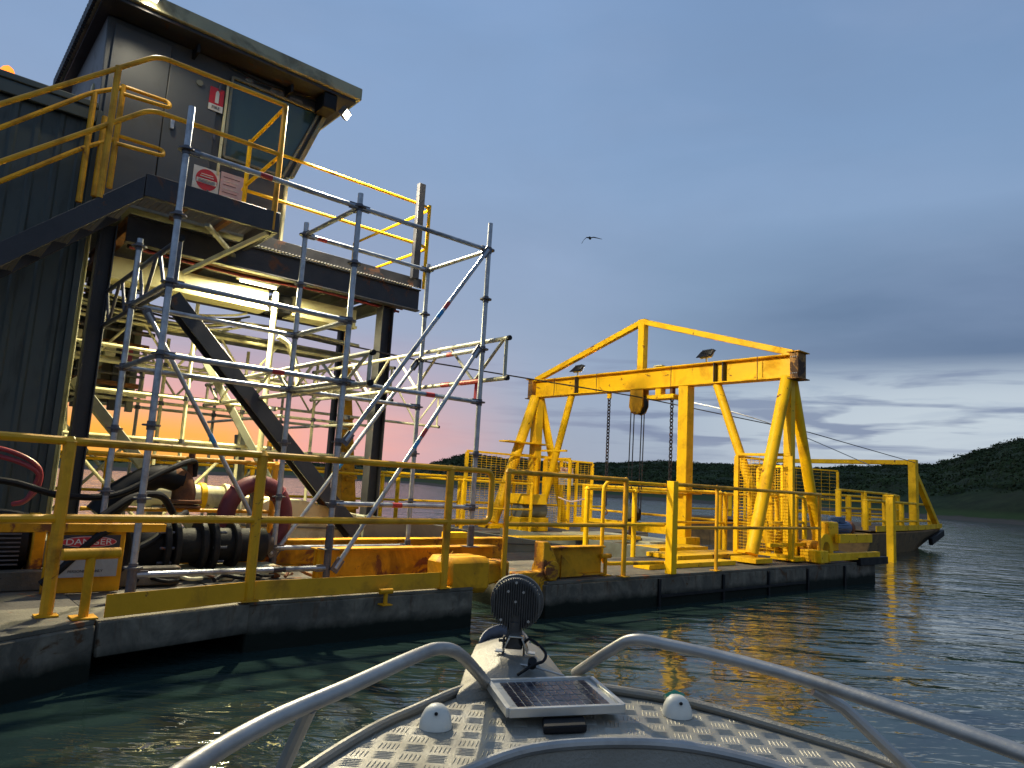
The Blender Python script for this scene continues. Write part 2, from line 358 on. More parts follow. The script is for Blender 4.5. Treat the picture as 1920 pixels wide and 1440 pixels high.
# scrub: clumps of leaf cards over the dunes
fol=mat('scrub_foliage',(.040,.056,.022),.85,0,.55,.09,spec=.08)
bm=bmesh.new(); rs=random.Random(11); cnt=0
while cnt<6500:
    az=rs.uniform(-40,42) if rs.random()<.5 else rs.uniform(-6,42); s,cr,hh=lerp(LAND,az); f=rs.uniform(.13,1.02)**.8; rr=s+(cr-s)*f
    x,y=rr*math.sin(R(az)),rr*math.cos(R(az)); z=landz(az,rr)
    if z<1.0: cnt+=1; continue
    sz=rs.uniform(.7,2.0)*(.6+.4*min(1,hh/8)); cnt+=1
    for k in range(20):
        d=Vector((rs.gauss(0,1),rs.gauss(0,1),abs(rs.gauss(0,.8)))).normalized(); q=Vector((x,y,z-.1))+Vector((d.x*sz,d.y*sz,d.z*sz*.42))*rs.uniform(.6,1.05)
        e=sz*rs.uniform(.07,.16); u=Vector((rs.uniform(-1,1),rs.uniform(-1,1),rs.uniform(-1,1))).normalized(); v_=d.cross(u)
        if v_.length<.1: continue
        v_.normalize(); u=d.cross(v_)
        bm.faces.new([bm.verts.new(q+u*e*a_+v_*e*b2+d*e*.3*c2) for a_,b2,c2 in ((-1,-.6,0),(.2,-1,.3),(1,.2,0),(-.3,.9,-.3))])
me=bpy.data.meshes.new('dune_scrub'); bm.to_mesh(me); bm.free(); me.materials.append(fol)
o=bpy.data.objects.new('dune_scrub',me); col.objects.link(o); tag(o,'dark green scrub covering the dunes across the water','scrub',kind='stuff')

# ================================================================ DREDGE RAFT
DK=.35
def hull(name,poly,z0,z1,label):
    r=thing(name,label,'pontoon',(poly[0][0],poly[0][1],z1))
    MB().prism(poly,z0,z1-.03).build('hull',HULLM,r,.012)
    cx=sum(q[0] for q in poly)/len(poly); cy=sum(q[1] for q in poly)/len(poly)
    MB().prism([(q[0]+(cx-q[0])*.004,q[1]+(cy-q[1])*.004) for q in poly],z1-.03,z1).build('deck_plate',DECKM,r,.004)
    return r
h1=hull('steel_pontoon',[(-4.5,-2.2),(-1.0,-.27),(-1.0,6.6),(-4.5,6.6)],-.5,DK,'dark stained pontoon end nearest the boat, under the T-shaped bollard')
h2=hull('steel_pontoon',[(-.998,1.2),(2.04,1.2),(2.04,6.6),(-.998,6.6)],-.5,DK-.01,'weathered concrete-grey pontoon below the scaffolding')
MB().prism([(0.0,0.0),(2.04,.0),(2.04,1.198),(0,1.198)],-.5,DK-.03).build('hull',HULLM,h2,.012)
MB().prism([(0.004,.004),(2.036,.004),(2.036,1.196),(.004,1.196)],DK-.03,DK-.006).build('deck_plate',DECKM,h2,.004)
MB().prism([(-.996,-.25),(-.004,.0),(-.004,1.19),(-.996,1.19)],DK-.20,DK-.012).build('ledge_deck',DECKM,h2,.006)
f_=MB(); f_.bar((-.99,-.275,DK-.115),(-.0,-.02,DK-.115),.03,.20); f_.build('ledge_beam',HULLM,h2,.006)
h3=hull('steel_pontoon',[(2.95,.0),(10.6,.0),(10.6,1.55),(2.95,1.55)],-.5,DK,'long dark pontoon running under the gantry')
m_=MB(); [m_.box((x,x+.04),(-.03,-.002),(-.1,DK-.04)) for x in (4.7,6.0,7.1,8.2,9.4)]; m_.box((4.75,8.15),(-.028,-.002),(.10,.13)); m_.build('rubbing_strake',BLACK,h3,.003,split=True)
h4=hull('steel_pontoon',[(3.0,5.2),(11.2,5.2),(11.2,6.9),(3.0,6.9)],-.5,DK+.02,'far pontoon under the back legs of the gantry')
m_=MB(); m_.box((-.9,.0),(-.34,-.30),(DK-.26,DK-.24)); m_.bm.free()
# kick plates
k=thing('toe_board','yellow kick plate along the deck edge below the front handrail','kick plate',(-1,-.3,DK))
for p0,p1 in (((-.96,-.245),(-.03,-.01)),((-.02,.012),(1.74,.03))):
    MB().bar((p0[0],p0[1],DK+.07),(p1[0],p1[1],DK+.07),.008,.135).build('plate',ORG,k,.002)

# yellow coupling beams between the pontoons
b1=thing('base_girder','rusty yellow I-beam girder carrying the scaffold foot, nearest the deck edge','girder',(.95,.62,DK))
MB().ibeam((.78,.62,DK+.15),(2.75,.62,DK+.15),.16,.29,.016).build('beam',YELR,b1,.003)
MB().box((.80,.83),(.555,.612),(DK+.016,DK+.285)).build('stiffener',YELR,b1)
MB().prism([(1.95,DK+.02),(2.16,DK+.02),(2.16,DK+.26)],.50,.515,1).build('gusset',YELR,b1,.002)
b2=thing('base_girder','long yellow girder behind the scaffolding carrying the leaning dark brace','girder',(.4,1.78,DK))
MB().ibeam((-.2,1.78,DK+.13),(3.9,1.78,DK+.13),.18,.26,.016).build('beam',YELR,b2,.003)
MB().box((2.95,3.25),(1.68,1.80),(DK+.262,DK+.33)).build('lug',YEL,b2,.004)
b3=thing('pontoon_coupling','yellow boxed coupling block and bracket joining the two pontoons','coupling',(2.0,.1,DK))
MB().box((1.78,2.28),(.04,.42),(DK-.07,DK+.25)).build('coupling_block',YELR,b3,.05)
MB().prism([(2.26,DK-.02),(2.55,DK+.03),(2.55,DK+.2),(2.26,DK+.2)],.1,.34,1).build('tongue',YELR,b3,.02)
MB().prism([(2.62,DK-.12),(3.15,DK-.12),(3.15,DK+.18),(3.02,DK+.38),(2.94,DK+.38),(2.94,DK+.09),(2.62,DK+.09)],.06,.20,1).build('hook_plate',YELR,b3,.01)
MB().ibeam((3.1,.2,DK+.17),(3.95,.2,DK+.17),.14,.30,.016).build('beam',YELR,b3,.003)
MB().cyl((3.05,.02,DK+.10),(3.05,.24,DK+.10),.10).build('pin',YELR,b3,.01)
MB().prism([(3.25,DK+.02),(3.55,DK+.02),(3.25,DK+.24)],.11,.125,1).build('gusset',YELR,b3)

# handrails ------------------------------------------------------------
def rail(name,label,pts,posts,top,mid,base=DK,r=.024,m=ORG,ends=(0,0),rp=None,group='yellow handrails on the dredge',foot=True,square=False,cat='handrail'):
    """pts: plan polyline (a,b); posts: list of (a,b)"""
    t_=thing(name,label,cat,(pts[0][0],pts[0][1],base),group=group)
    zt=lambda z:[(q[0],q[1],z) for q in pts]
    if ends[1]:
        p=pts[-1]; L=zt(top)+[(q[0],q[1],mid) for q in pts[::-1]]
        # rounded closed end
        mb=MB(); mb.tube(fillet(L,.09),r,10); mb.build('rail_tube',m,t_)
    else:
        MB().tube(zt(top),r,10).build('top_rail',m,t_); MB().tube(zt(mid),r*.85,10).build('mid_rail',m,t_)
    for q in posts:
        mb=MB(); rr=rp or r*1.15
        if square: mb.box((q[0]-rr,q[0]+rr),(q[1]-rr,q[1]+rr),(base,top+.01))
        else: mb.tube([(q[0],q[1],base),(q[0],q[1],top)],rr,10); mb.tube([(q[0],q[1],top-.005),(q[0],q[1],top+.03)],[rr*1.25,rr*.5],10)
        if foot: mb.box((q[0]-.06,q[0]+.06),(q[1]-.05,q[1]+.05),(base+.002,base+.012))
        mb.build('post',m,t_)
    return t_
rail('handrail','long orange-yellow handrail at the deck edge in front of the scaffolding, its far end rounded',
     [(-3.6,-.75),(-1.23,-.06),(0,-.0),(2.2,.03)],[(-3.3,-.66),(-1.23,-.07),(0,-.0),(1.72,.03)],1.385,.92,ends=(0,1),r=.027,rp=.036)
rail('handrail','short handrail with ball-topped posts just right of the rounded rail end',[(2.42,.05),(4.12,.02)],[(2.42,.05),(4.12,.02)],1.395,.90,r=.026,rp=.027)
g=rail('handrail','handrail from the thick square post to the gantry winch',[(4.96,.02),(8.75,.05)],[(5.92,.03),(8.72,.05)],1.385,.88,r=.024,rp=.022)
MB().box((4.92,5.02),(-.03,.07),(DK,1.42)).build('corner_post',YEL,g,.006)
g=thing('gate_frame','bent-tube yellow gate frame standing left of the thick square post','gate',(4.1,.08,DK))
MB().tube(fillet([(4.93,.1,1.37),(3.98,.22,1.37),(3.98,.22,DK+.12),(4.93,.1,DK+.12)],.12),.022,10).build('frame_tube',YEL,g)
MB().tube([(4.93,.1,.9),(3.98,.22,.9)],.018,8).build('mid_rail',YEL,g)
rail('handrail','dull orange handrail behind the lifebuoy',[(-.75,2.0),(.98,2.0)],[(.95,2.0)],1.34,.86,r=.022,rp=.028)
rail('handrail','yellow handrail along the far edge of the dredge, outermost line',[(-3.5,6.5),(11.1,6.5)],[(-3.5+1.46*i,6.5) for i in range(11)],1.36,.86,base=DK,m=YEL,r=.026,rp=.04,foot=False)
rail('handrail','yellow handrail on the inner side of the far walkway',[(-2.8,5.3),(7.6,5.3)],[(-2.8,5.3),(.1,5.3),(2.0,5.3),(4.2,5.3),(5.9,5.3),(7.6,5.3)],1.30,.80,m=YEL,r=.022,rp=.035)
rail('handrail','bright yellow handrail crossing behind the spud post of the gantry',[(8.9,1.9),(8.9,5.1)],[(8.9,1.9),(8.9,2.9),(8.9,4.0),(8.9,5.1)],1.34,.86,m=YEL,r=.026,rp=.045,foot=False)
rail('handrail','yellow handrail run at the near end of the gantry beside the mesh guard',[(7.2,1.6),(10.3,1.6)],[(7.2,1.6),(8.6,1.6),(10.3,1.6)],1.32,.84,m=YEL,r=.022,rp=.04,foot=False)
rail('handrail','bright yellow guard rail around the winch at the right end of the raft',[(8.95,.55),(8.95,1.35),(10.95,1.4)],[(8.95,.55),(8.95,1.35),(9.6,1.37),(10.3,1.38),(10.95,1.4)],1.34,.88,m=YEL,r=.026,rp=.045,foot=False)
rail('handrail','short yellow guard rail behind the square post, facing the hoist well',[(5.1,1.5),(7.05,1.5)],[(5.1,1.5),(6.1,1.5),(7.05,1.5)],1.28,.82,m=YEL,r=.024,rp=.035,foot=False)
# big flat trough/hopper cover
tr=thing('steel_trough','long grey steel trough sloping down behind the yellow girders','trough',(2.2,2.2,DK))
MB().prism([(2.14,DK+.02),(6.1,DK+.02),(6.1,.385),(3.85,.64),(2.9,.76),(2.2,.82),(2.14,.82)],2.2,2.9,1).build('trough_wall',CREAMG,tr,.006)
MB().bar((2.14,2.19,.825),(2.9,2.19,.765),.04,.012).build('rim',CREAMG,tr)
MB().bar((2.15,2.185,.57),(5.2,2.185,.455),.008,.012).build('seam_bead',DARK,tr)

# bollards ---------------------------------------------------------------
def bollard(a,b,z,h,r,L,label,ang=0):
    t_=thing('bollard',label,'bollard',(a,b,z),group='T-shaped mooring bollards')
    MB().cyl((a,b,z),(a,b,z+h),r*.8).build('post',YELR,t_,.003)
    c,s=math.cos(ang)*L/2,math.sin(ang)*L/2
    MB().cyl((a-c,b-s,z+h+r*.4),(a+c,b+s,z+h+r*.4),r).build('cross_bar',YELR,t_,.004)
    MB().box((a-r*2,a+r*2),(b-r*2,b+r*2),(z+.001,z+.012)).build('base_plate',YELR,t_,.002)
bollard(-1.06,-.20,DK,.36,.034,.32,'large orange T-shaped bollard at the near corner of the deck',R(8))
bollard(3.98,.16,DK,.20,.026,.16,'small yellow T-shaped bollard beside the end of the coupling beam')
bollard(1.10,-.05,DK-.09,.10,.022,.12,'tiny yellow T-shaped cleat on the hull side below the kick plate')

# scaffold ---------------------------------------------------------------
SB=(.45,1.55); SA=(-.66,.82,2.32); ZL=[.55,1.03,1.55,2.07,2.61,3.13,3.65]
sc=thing('scaffold_tower','grey galvanised tube scaffold tower in front of the cabin platform','scaffolding',(-.66,.45,DK))
def std(a,b,z0,z1,par=sc):
    o=MB().cyl((a,b,z0),(a,b,z1),.0245,seg=12).build('standard',GALV,par)
    mb=MB()
    for z in ZL:
        if z0<z<z1:
            mb.tube([(a,b,q) for q in (z-.035,z-.0062,z-.006,z+.006,z+.0062,z+.03)],[.031,.031,.062,.062,.031,.031],10)
    mb.build('rosette',GALVD,o,split=True)
    MB().cyl((a,b,z0-.03),(a,b,z0+.16),.034,seg=10).build('jack',GALVD,o)
    MB().box((a-.07,a+.07),(b-.07,b+.07),(z0-.038,z0-.03)).build('base_plate',GALVD,o)
std(SA[0],SB[0],.40,4.0); std(SA[0],SB[1],.40,3.2); std(SA[1],SB[0],DK+.34,3.78); std(SA[1],SB[1],.42,3.78)
std(SA[2],SB[0],DK+.34,3.94); std(SA[2],SB[1],.45,3.72)
mj=MB(); mj.cyl((SA[1],SB[0],DK+.02),(SA[1],SB[0],DK+.35),.03,seg=10); mj.build('jack',GALVD,sc)
def led(p0,p1,r=.022,nm='ledger',m=GALV,band=None):
    o=MB().tube([p0,p1],r,10).build(nm,m,sc)
    p0=V3(p0);p1=V3(p1);d=(p1-p0).normalized()
    mb=MB()
    for e,s_ in ((p0,1),(p1,-1)): mb.bar(e+d*s_*.02,e+d*s_*.10,.026,.055)
    mb.build('wedge_head',GALVD,o,split=True)
    if band:
        c=p0.lerp(p1,band[0]); MB().tube([c-d*.05,c+d*.05],r*1.06,10).build('tape_band',band[1],o)
F0,F1=SB
for i in (0,1):
    led((SA[i],F0,3.65),(SA[i+1],F0,3.65),band=(.42,REDT) if i==0 else None)
    led((SA[i],F0,2.07),(SA[i+1],F0,2.07),band=(.6,REDT)); led((SA[i],F1,2.07),(SA[i+1],F1,2.07))
led((SA[0],F0,2.61),(SA[1],F0,2.61)); led((SA[0],F1,2.61),(SA[1],F1,2.61))
led((SA[1],F1,3.65),(SA[2],F1,3.65),band=(.12,REDT)); led((SA[1],F0,1.03),(SA[2],F0,1.03),band=(.42,REDT))
led((SA[0],F0,.50),(SA[1],F0,.50),band=(.72,SIGNK)); led((SA[1],F1,.55),(SA[2],F1,.55)); led((SA[0],F1,.55),(SA[1],F1,.55))
for a in SA[1:]: led((a,F0,3.65),(a,F1,3.65),nm='transom')
for z in (2.07,2.61): led((SA[0],F0,z),(SA[0],F1,z),nm='transom'); led((SA[1],F0,z),(SA[1],F1,z),nm='transom')
led((SA[2],F0,2.61),(SA[2],F1,2.61),nm='transom',band=(.5,REDT))
def brace(p0,p1,bands=()):
    o=MB().tube([p0,p1],.020,10).build('brace',GALV,sc); p0=V3(p0);p1=V3(p1);d=(p1-p0).normalized()
    mb=MB(); mb.bar(p0-d*.03,p0+d*.09,.02,.07); mb.bar(p1-d*.09,p1+d*.03,.02,.07); mb.build('coupler',GALVD,o,split=True)
    for f,m in bands: c=p0.lerp(p1,f); MB().tube([c-d*.045,c+d*.045],.0215,10).build('tape_band',m,o)
brace((SA[1]+.04,F0-.05,1.56),(SA[2]-.05,F0-.05,3.63),[(.62,BLUET),(.67,REDT)])
brace((SA[1]+.05,F0-.05,.50),(SA[2]-.09,F0-.05,2.59),[(.52,BLUET),(.575,REDT)])
brace((SA[1]+.04,F1+.05,.50),(SA[2]-.03,F1+.05,2.57),[(.42,BLUET)])
brace((SA[0]+.12,F1-.05,2.56),(SA[1]-.04,F1-.05,.50),[(.5,BLUET)])
# lattice transom girders that poke out past the front standards
def lattice(name,label,p0,p1,dz,n,r=.022,m=CREAM,fr=None,group='lattice girders'):
    t_=thing(name,label,'girder',p0,group=group)
    p0=V3(p0);p1=V3(p1); dn=Vector((0,0,-dz))
    MB().tube([p0,p1],r,10).build('top_chord',m,t_); MB().tube([p0+dn,p1+dn],r,10).build('bottom_chord',m,t_)
    mb=MB()
    for i in range(n):
        a=p0.lerp(p1,(i+.08)/n); b=p0.lerp(p1,(i+.5)/n); c=p0.lerp(p1,(i+.92)/n)
        mb.tube([a,b+dn],r*.7,8); mb.tube([b+dn,c],r*.7,8)
    for e in (p0.lerp(p1,.012),p1.lerp(p0,.012)): mb.tube([e,e+dn],r*.8,8)
    mb.build('web_bar',m,t_,split=True)
    mb=MB(); d=(p1-p0).normalized()
    for e,s_ in ((p0,-1),(p1,1)):
        for q in (e,e+dn): mb.tube([q+d*s_*-.03,q+d*s_*.002],r*1.15,10)
    mb.build('end_cap',BLACK,t_,split=True); return t_
TUBEG=mat('dull_galvanised',(.40,.39,.31),.5,.35,.2,12,dirt=.3,dirtc=(.15,.13,.09))
lattice('lattice_girder','lattice girder poking out past the right-hand scaffold upright, wrapped in red tape',(2.38,.10,2.70),(2.38,4.4,2.70),.40,4,m=TUBEG)
lattice('lattice_girder','lattice girder poking out past the middle scaffold upright',(.90,.12,2.31),(.90,4.3,2.31),.26,4,m=TUBEG)
lattice('lattice_girder','tilted lattice girder hung at the left of the scaffold below the landing',(-.60,.50,2.98),(-.60,3.0,2.98),.36,4,m=GALVD)
lattice('lattice_girder','cream lattice girder lit from above, running along under the platform',(-.9,4.2,2.93),(3.6,4.2,2.93),.50,5,m=CREAM)
lattice('lattice_girder','cream lattice girder farther back, near the yellow spud post',(.3,5.2,2.75),(5.2,5.2,2.75),.55,5,m=CREAM)
mb=MB()
for k in range(10): 
    a0=.62+.028*k; mb.bar((2.38,a0,2.30),(2.40,a0+.02,2.29),.055,.055)
c_=thing('warning_tape','red warning tape wound round the lower tube at the scaffold end','tape',(2.38,.6,2.3))
MB().tube([(2.38,.52,2.30),(2.38,.86,2.30)],.0265,10).build('wrap',REDT,c_); MB().tube([(2.38,1.05,2.30),(2.38,1.20,2.30)],.0265,10).build('wrap',REDT,c_)
MB().bar((2.40,.62,2.29),(2.34,.55,2.10),.03,.003).build('loose_end',REDT,c_); mb.bm.free()
# rear scaffold bays, half hidden under the platform; lamplight put into their cream colour
sc2=thing('scaffold_tower','cream-lit scaffold bays standing under the platform behind the front tower','scaffolding',(-.7,2.7,DK))
for a in (-.55,.5,1.55,2.6,3.6):
    for b in (3.7,4.75,5.9):
        if b<4 and a>1.4: continue
        MB().cyl((a,b,DK),(a,b,3.2 if b<4 else 2.9),.023,seg=8).build('standard',CREAM if b<5 else TUBEG,sc2)
for b in (3.7,4.75,5.9):
    for z in (1.55,2.05,2.55):
        MB().tube([(-.9,b,z),(1.6 if b<4 else 3.8,b,z)],.021,8).build('ledger',CREAM,sc2)
for a in (-.55,1.55,2.6):
    for z in (1.95,2.45): MB().tube([(a,3.4,z),(a,6.1,z)],.020,8).build('transom',TUBEG,sc2)
for p0,p1 in (((-.5,4.7,1.5),(.45,4.7,.5)),((1.6,5.9,.5),(2.5,5.9,1.6)),((-.5,5.9,1.9),(.5,5.9,.8)),((.55,4.7,.5),(1.5,4.7,1.6)),((-.55,3.72,.4),(-.55,4.7,1.9)),((-.5,5.85,.45),(.4,5.85,1.5))):
    MB().tube([p0,p1],.022,8).build('brace',CREAM,sc2)
mb=MB()
for a in (-.55,.5,1.55,2.6):
    for b in (3.7,4.75,5.9):
        for z in (1.55,2.05,2.55): mb.cyl((a,b,z-.025),(a,b,z+.025),.04,seg=8)
mb.build('coupler',GALVD,sc2,split=True)

# ================================================================ PLATFORM, STAIR, CABIN
ZP=3.97
pf=thing('access_platform','dark steel platform and landing carrying the control cabin','platform',(.6,2.95,ZP))
MB().bar((-.58,2.03,ZP-.11),(.72,2.03,ZP-.11),.05,.22).build('landing_channel',DARK,pf,.003)
MB().bar((.70,2.06,ZP-.115),(.70,2.92,ZP-.115),.05,.215).build('landing_end_channel',DARK,pf,.003)
GR=bpy.data.materials.new('expanded_mesh_flooring'); GR.use_nodes=True; t=N(GR.node_tree); p=t.n['Principled BSDF']; p.inputs['Base Color'].default_value=(.16,.14,.10,1); p.inputs['Roughness'].default_value=.6; p.inputs['Metallic'].default_value=.3
def grating(mb,a0,a1,b0,b1,z,pa=.055,pb=.035,w_=.010):
    y=b0
    while y<=b1: mb.bar((a0,y,z),(a1,y,z),w_*.5,.022); y+=pb
    x=a0
    while x<=a1: mb.bar((x,b0,z),(x,b1,z),w_*.5,.016); x+=pa
    return mb
o=grating(MB(),-.56,.68,2.06,2.92,ZP-.03).build('grating',GR,pf,smooth=False)
for a in (-.1,.35): MB().bar((a,2.06,ZP-.07),(a,2.93,ZP-.07),.05,.05).build('cross_bearer',RUSTM,pf)
bm_=MB(); bm_.ibeam((-.5,2.98,ZP-.28),(3.14,2.98,ZP-.28),.10,.30,.016); bm_.build('edge_beam',DARK,pf,.003)
MB().bar((.72,2.94,ZP-.045),(3.14,2.94,ZP-.045),.012,.13).build('kick_plate',DARK,pf,.002)
mb=MB(); x=.85
while x<3.1: mb.bar((x,2.928,ZP-.118),(x+.022,2.928,ZP-.108),.012,.012); x+=.042
mb.build('grating_edge',SIGNW,pf,smooth=False)
MB().ibeam((-.5,5.2,ZP-.30),(3.14,5.2,ZP-.30),.10,.26,.016).build('edge_beam',DARK,pf,.003)
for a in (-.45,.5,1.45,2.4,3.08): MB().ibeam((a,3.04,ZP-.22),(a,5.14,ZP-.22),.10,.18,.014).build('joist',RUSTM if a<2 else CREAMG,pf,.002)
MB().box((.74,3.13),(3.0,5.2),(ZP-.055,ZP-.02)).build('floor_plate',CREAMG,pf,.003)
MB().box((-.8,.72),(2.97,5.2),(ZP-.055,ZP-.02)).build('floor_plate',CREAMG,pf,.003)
MB().bar((.02,2.06,ZP-.32),(.60,2.95,ZP-.30),.05,.03).build('knee_brace',CREAMG,pf)
MB().bar((.64,2.10,ZP-.22),(.10,2.96,ZP-.62),.045,.045).build('knee_brace',CREAM,pf,.004)
# cross-girders, columns
def column(a,b,z0,z1,m,label,w_=.17):
    t_=thing('steel_column',label,'column',(a,b,z0),group='columns under the platform')
    MB().ibeam((a,b,z0+.02),(a,b,z1),w_,w_,.014).build('shaft',m,t_,.002); MB().box((a-.14,a+.14),(b-.14,b+.14),(z0,z0+.02)).build('base_plate',YELR,t_,.003); return t_
column(2.72,3.12,DK+.0,ZP-.44,DARK,'dark rusty column under the right end of the platform')
column(-.67,2.97,DK,ZP-.30,DARK,'black column at the right edge of the green shed',.15)
column(3.0,4.9,DK,ZP-.32,DARK,'thin dark column at the back right of the platform',.08)
column(-.815,3.28,DK,ZP-.34,CREAM,'cream column filling the lit gap between the shed and the black column',.10)  # cream column put in for the lit gap beside the shed
t_=thing('raking_brace','heavy dark steel brace leaning down from the platform to the yellow girder','brace',(2.2,2.95,DK+.27))
MB().ibeam((-.02,2.85,3.02),(2.02,2.2,DK+.27),.16,.20,.016,up=(0,-1,0)).build('beam',DARK,t_,.003)
t_=thing('raking_brace','cream tubular brace crossing behind the heavy dark brace','brace',(2.0,3.6,DK))
MB().bar((.7,3.9,2.6),(1.98,3.3,DK),.09,.09).build('beam',CREAMG,t_,.006)
t_=thing('raking_brace','olive-cream brace leaning from the shed down towards the pump','brace',(.9,3.4,DK))
MB().bar((-.72,3.4,2.1),(.86,3.4,DK),.11,.11).build('beam',CREAMG,t_,.006)
# cream girder, lamp and cables below the platform
g=thing('box_girder','pale cream box girder brightly lit beneath the platform','girder',(.2,3.6,3.3))
for a0,a1 in ((-.55,1.30),(1.62,2.55)):
    MB().box((a0,a1),(3.6,3.82),(3.30,3.53)).build('web_plate',CREAM,g,.004); MB().box((a0,a1),(3.55,3.87),(3.265,3.298)).build('flange',CREAM,g,.003)
MB().box((1.36,1.60),(3.56,3.84),(3.27,3.50)).build('junction_box',BLACK,g,.01)
g=thing('tube_light','fluorescent tube fitting shining under the platform','light',(1.2,3.45,3.5))
MB().box((.85,1.36),(3.42,3.52),(3.56,3.60)).build('housing',SIGNW,g,.005); MB().cyl((.88,3.46,3.54),(1.33,3.46,3.54),.016).build('tube',TUBEL,g)
g=thing('support_post','white post glaring beside the fluorescent light','post',(1.38,3.46,1.5))
MB().cyl((1.36,3.50,3.50),(1.36,3.50,1.5),.036).build('pipe',CREAM,g); MB().tube(spline([(1.44,3.5,2.95),(1.60,3.5,2.85),(1.72,3.5,2.6),(1.78,3.5,2.25)]),.034,10).build('branch_pipe',CREAM,g)
rc=random.Random(5)
cb=thing('cable_bundle','bundle of pale sagging cables strung under the platform','cables',(-.5,4.0,3.1))
for i in range(9):
    z=3.02+rc.uniform(0,.18); b=3.75+.10*i+rc.uniform(-.02,.02)
    MB().tube(spline([(-.7,b,z),(.05,b,z-.07-.03*rc.random()),(.5,b+.03,z-.09),(.95,b-.04,z-.02),(1.15,b,z+.05)]),.014,6).build('cable',CREAM if i%3 else BLACK,cb)
pl=thing('pipework','rusty pipes and conduits clamped under the platform','pipes',(-.5,3.3,3.6))
for i,(b,z,r_,m) in enumerate(((3.15,3.60,.022,RUSTM),(3.24,3.57,.016,PINKH),(3.34,3.60,.03,BLACK),(4.3,3.2,.03,CREAM),(4.6,3.05,.04,RUSTM),(4.95,3.3,.03,CREAMG))):
    MB().tube(spline([(-.4,b,z),(.8,b,z-.03),(1.9,b,z+.01),(3.0,b,z-.02)]),r_,8).build('pipe',m,pl)
MB().box((-.5,2.9),(4.2,5.0),(2.995,3.02)).build('cable_tray',CREAMG,pl,.003)
# clutter hanging in the left bay: shelving / pipes seen as lit slots
sh=thing('pipe_rack','rack of stacked pipes and boxes behind the black column','rack',(-.7,4.4,DK))
for i in range(11):
    z=2.1+.13*i; MB().tube([(-.75,4.5+.1*(i%3),z),(.15+.12*rc.random(),4.5+.1*(i%3),z-.02)],.012+.02*rc.random(),8).build('stored_pipe',(CREAM,RUSTM,GALVD,CREAM)[i%4],sh)
for i in range(5): MB().box((-.7+.2*i,-.62+.2*i),(4.75,4.82),(1.9,3.5)).build('upright',DARK if i%2 else CREAMG,sh,.003,split=True)
for i in range(4): MB().box((-.62+.19*i,-.50+.19*i),(4.6,4.7),(2.72-.09*i,2.82-.05*i)).build('box',(CREAM,SIGNW,CREAM,PINKH)[i],sh,.006)
MB().box((-.75,.2),(4.9,4.93),(2.0,3.3)).build('back_panel',mat('back_sheet',(.08,.07,.05),.7),sh)
# rails on landing, walkway, stair
def free_rail(name,label,paths,posts,r=.023,m=ORG,org=None,extra=()):
    t_=thing(name,label,'handrail',org or paths[0][0],group='yellow handrails of the cabin stair and walkway')
    for nm,pth in paths_named(paths): MB().tube(fillet(pth,.10,5),r,10).build(nm,m,t_)
    for p0,p1 in posts: MB().tube([p0,p1],r*1.25,10).build('post',m,t_)
    return t_
def paths_named(paths): return [(('top_rail','mid_rail')[i%2],q) for i,q in enumerate(paths)]
zs=lambda a:5.15+(a+.62)*.86          # stair rail top
t_=free_rail('handrail','front handrail of stair and landing bending over at the top of the flight',
  [[(-2.6,2.03,zs(-2.6)),(-.62,2.03,5.15),(.66,2.03,5.17)],[(-2.6,2.03,zs(-2.6)-.54),(-.62,2.03,4.60),(.66,2.03,4.61)]],
  [((-.93,2.03,3.62),(-.93,2.03,4.90)),((.66,2.03,ZP-.2),(.66,2.03,5.17)),((-2.3,2.03,2.45),(-2.3,2.03,zs(-2.3)))])
MB().tube([(.66,2.03,5.15),(.62,2.88,5.02)],.02,8).build('end_rail',YEL,t_); MB().tube([(.66,2.03,4.60),(.62,2.88,4.50)],.02,8).build('end_rail',YEL,t_)
MB().tube([(.62,2.88,4.02),(.62,2.88,5.05)],.026,8).build('post',YEL,t_)
t_=free_rail('handrail','rear stair handrail ending in two hairpin loops at the landing',
  [[(-2.6,2.88,zs(-2.6)-.02),(-1.0,2.88,4.95),(-.72,2.86,5.12)],[(-2.6,2.88,zs(-2.6)-.56),(-1.0,2.88,4.36),(-.72,2.86,4.56)]],
  [((-.97,2.88,3.80),(-.97,2.88,4.97)),((-.73,2.86,4.02),(-.73,2.86,5.14)),((-.85,2.88,3.9),(-.85,2.88,4.75))],m=ORG)
for z in (5.12,4.58):
    MB().tube(fillet([(-.73,2.86,z+.01),(-.30,2.80,z-.01),(-.30,2.72,z-.11),(-.73,2.80,z-.10)],.055,5),.021,8).build('hairpin_loop',ORG,t_)
t_=free_rail('handrail','walkway handrail running right from the cabin to the corner post',
  [[(.60,2.92,5.03),(3.10,2.92,5.03),(3.22,3.0,5.03),(3.22,5.15,5.03)],[(.60,2.92,4.46),(3.10,2.92,4.46),(3.22,3.0,4.46),(3.22,5.15,4.46)]],
  [((3.18,2.94,ZP-.1),(3.18,2.94,5.07)),((3.22,5.15,ZP-.1),(3.22,5.15,5.03))],m=YEL,r=.020)
g=thing('steel_post','black square post rising above the end of the walkway','post',(2.98,2.9,ZP-.02)); MB().box((2.93,3.03),(2.84,2.915),(ZP-.02,5.30)).build('shaft',DARK,g,.004)
# stair
st=thing('stairway','dark steel stair flight climbing to the landing in front of the green shed','stairs',(-.6,2.4,ZP))
dzs=.93
for b in (2.03,2.88):
    MB().prism([(-.585,ZP-.02),(-.585,ZP-.24),(-2.9,ZP-.24-2.315*dzs),(-2.9,ZP+.0-2.315*dzs)],b-.02,b+.02,1).build('stringer',DARK,st,.003)
for i in range(11):
    a=-.72-.2*i; z=ZP-.06-.186*(i+1); grating(MB(),a-.10,a+.10,2.06,2.85,z,.04,.04).build('tread',GR,st,smooth=False)
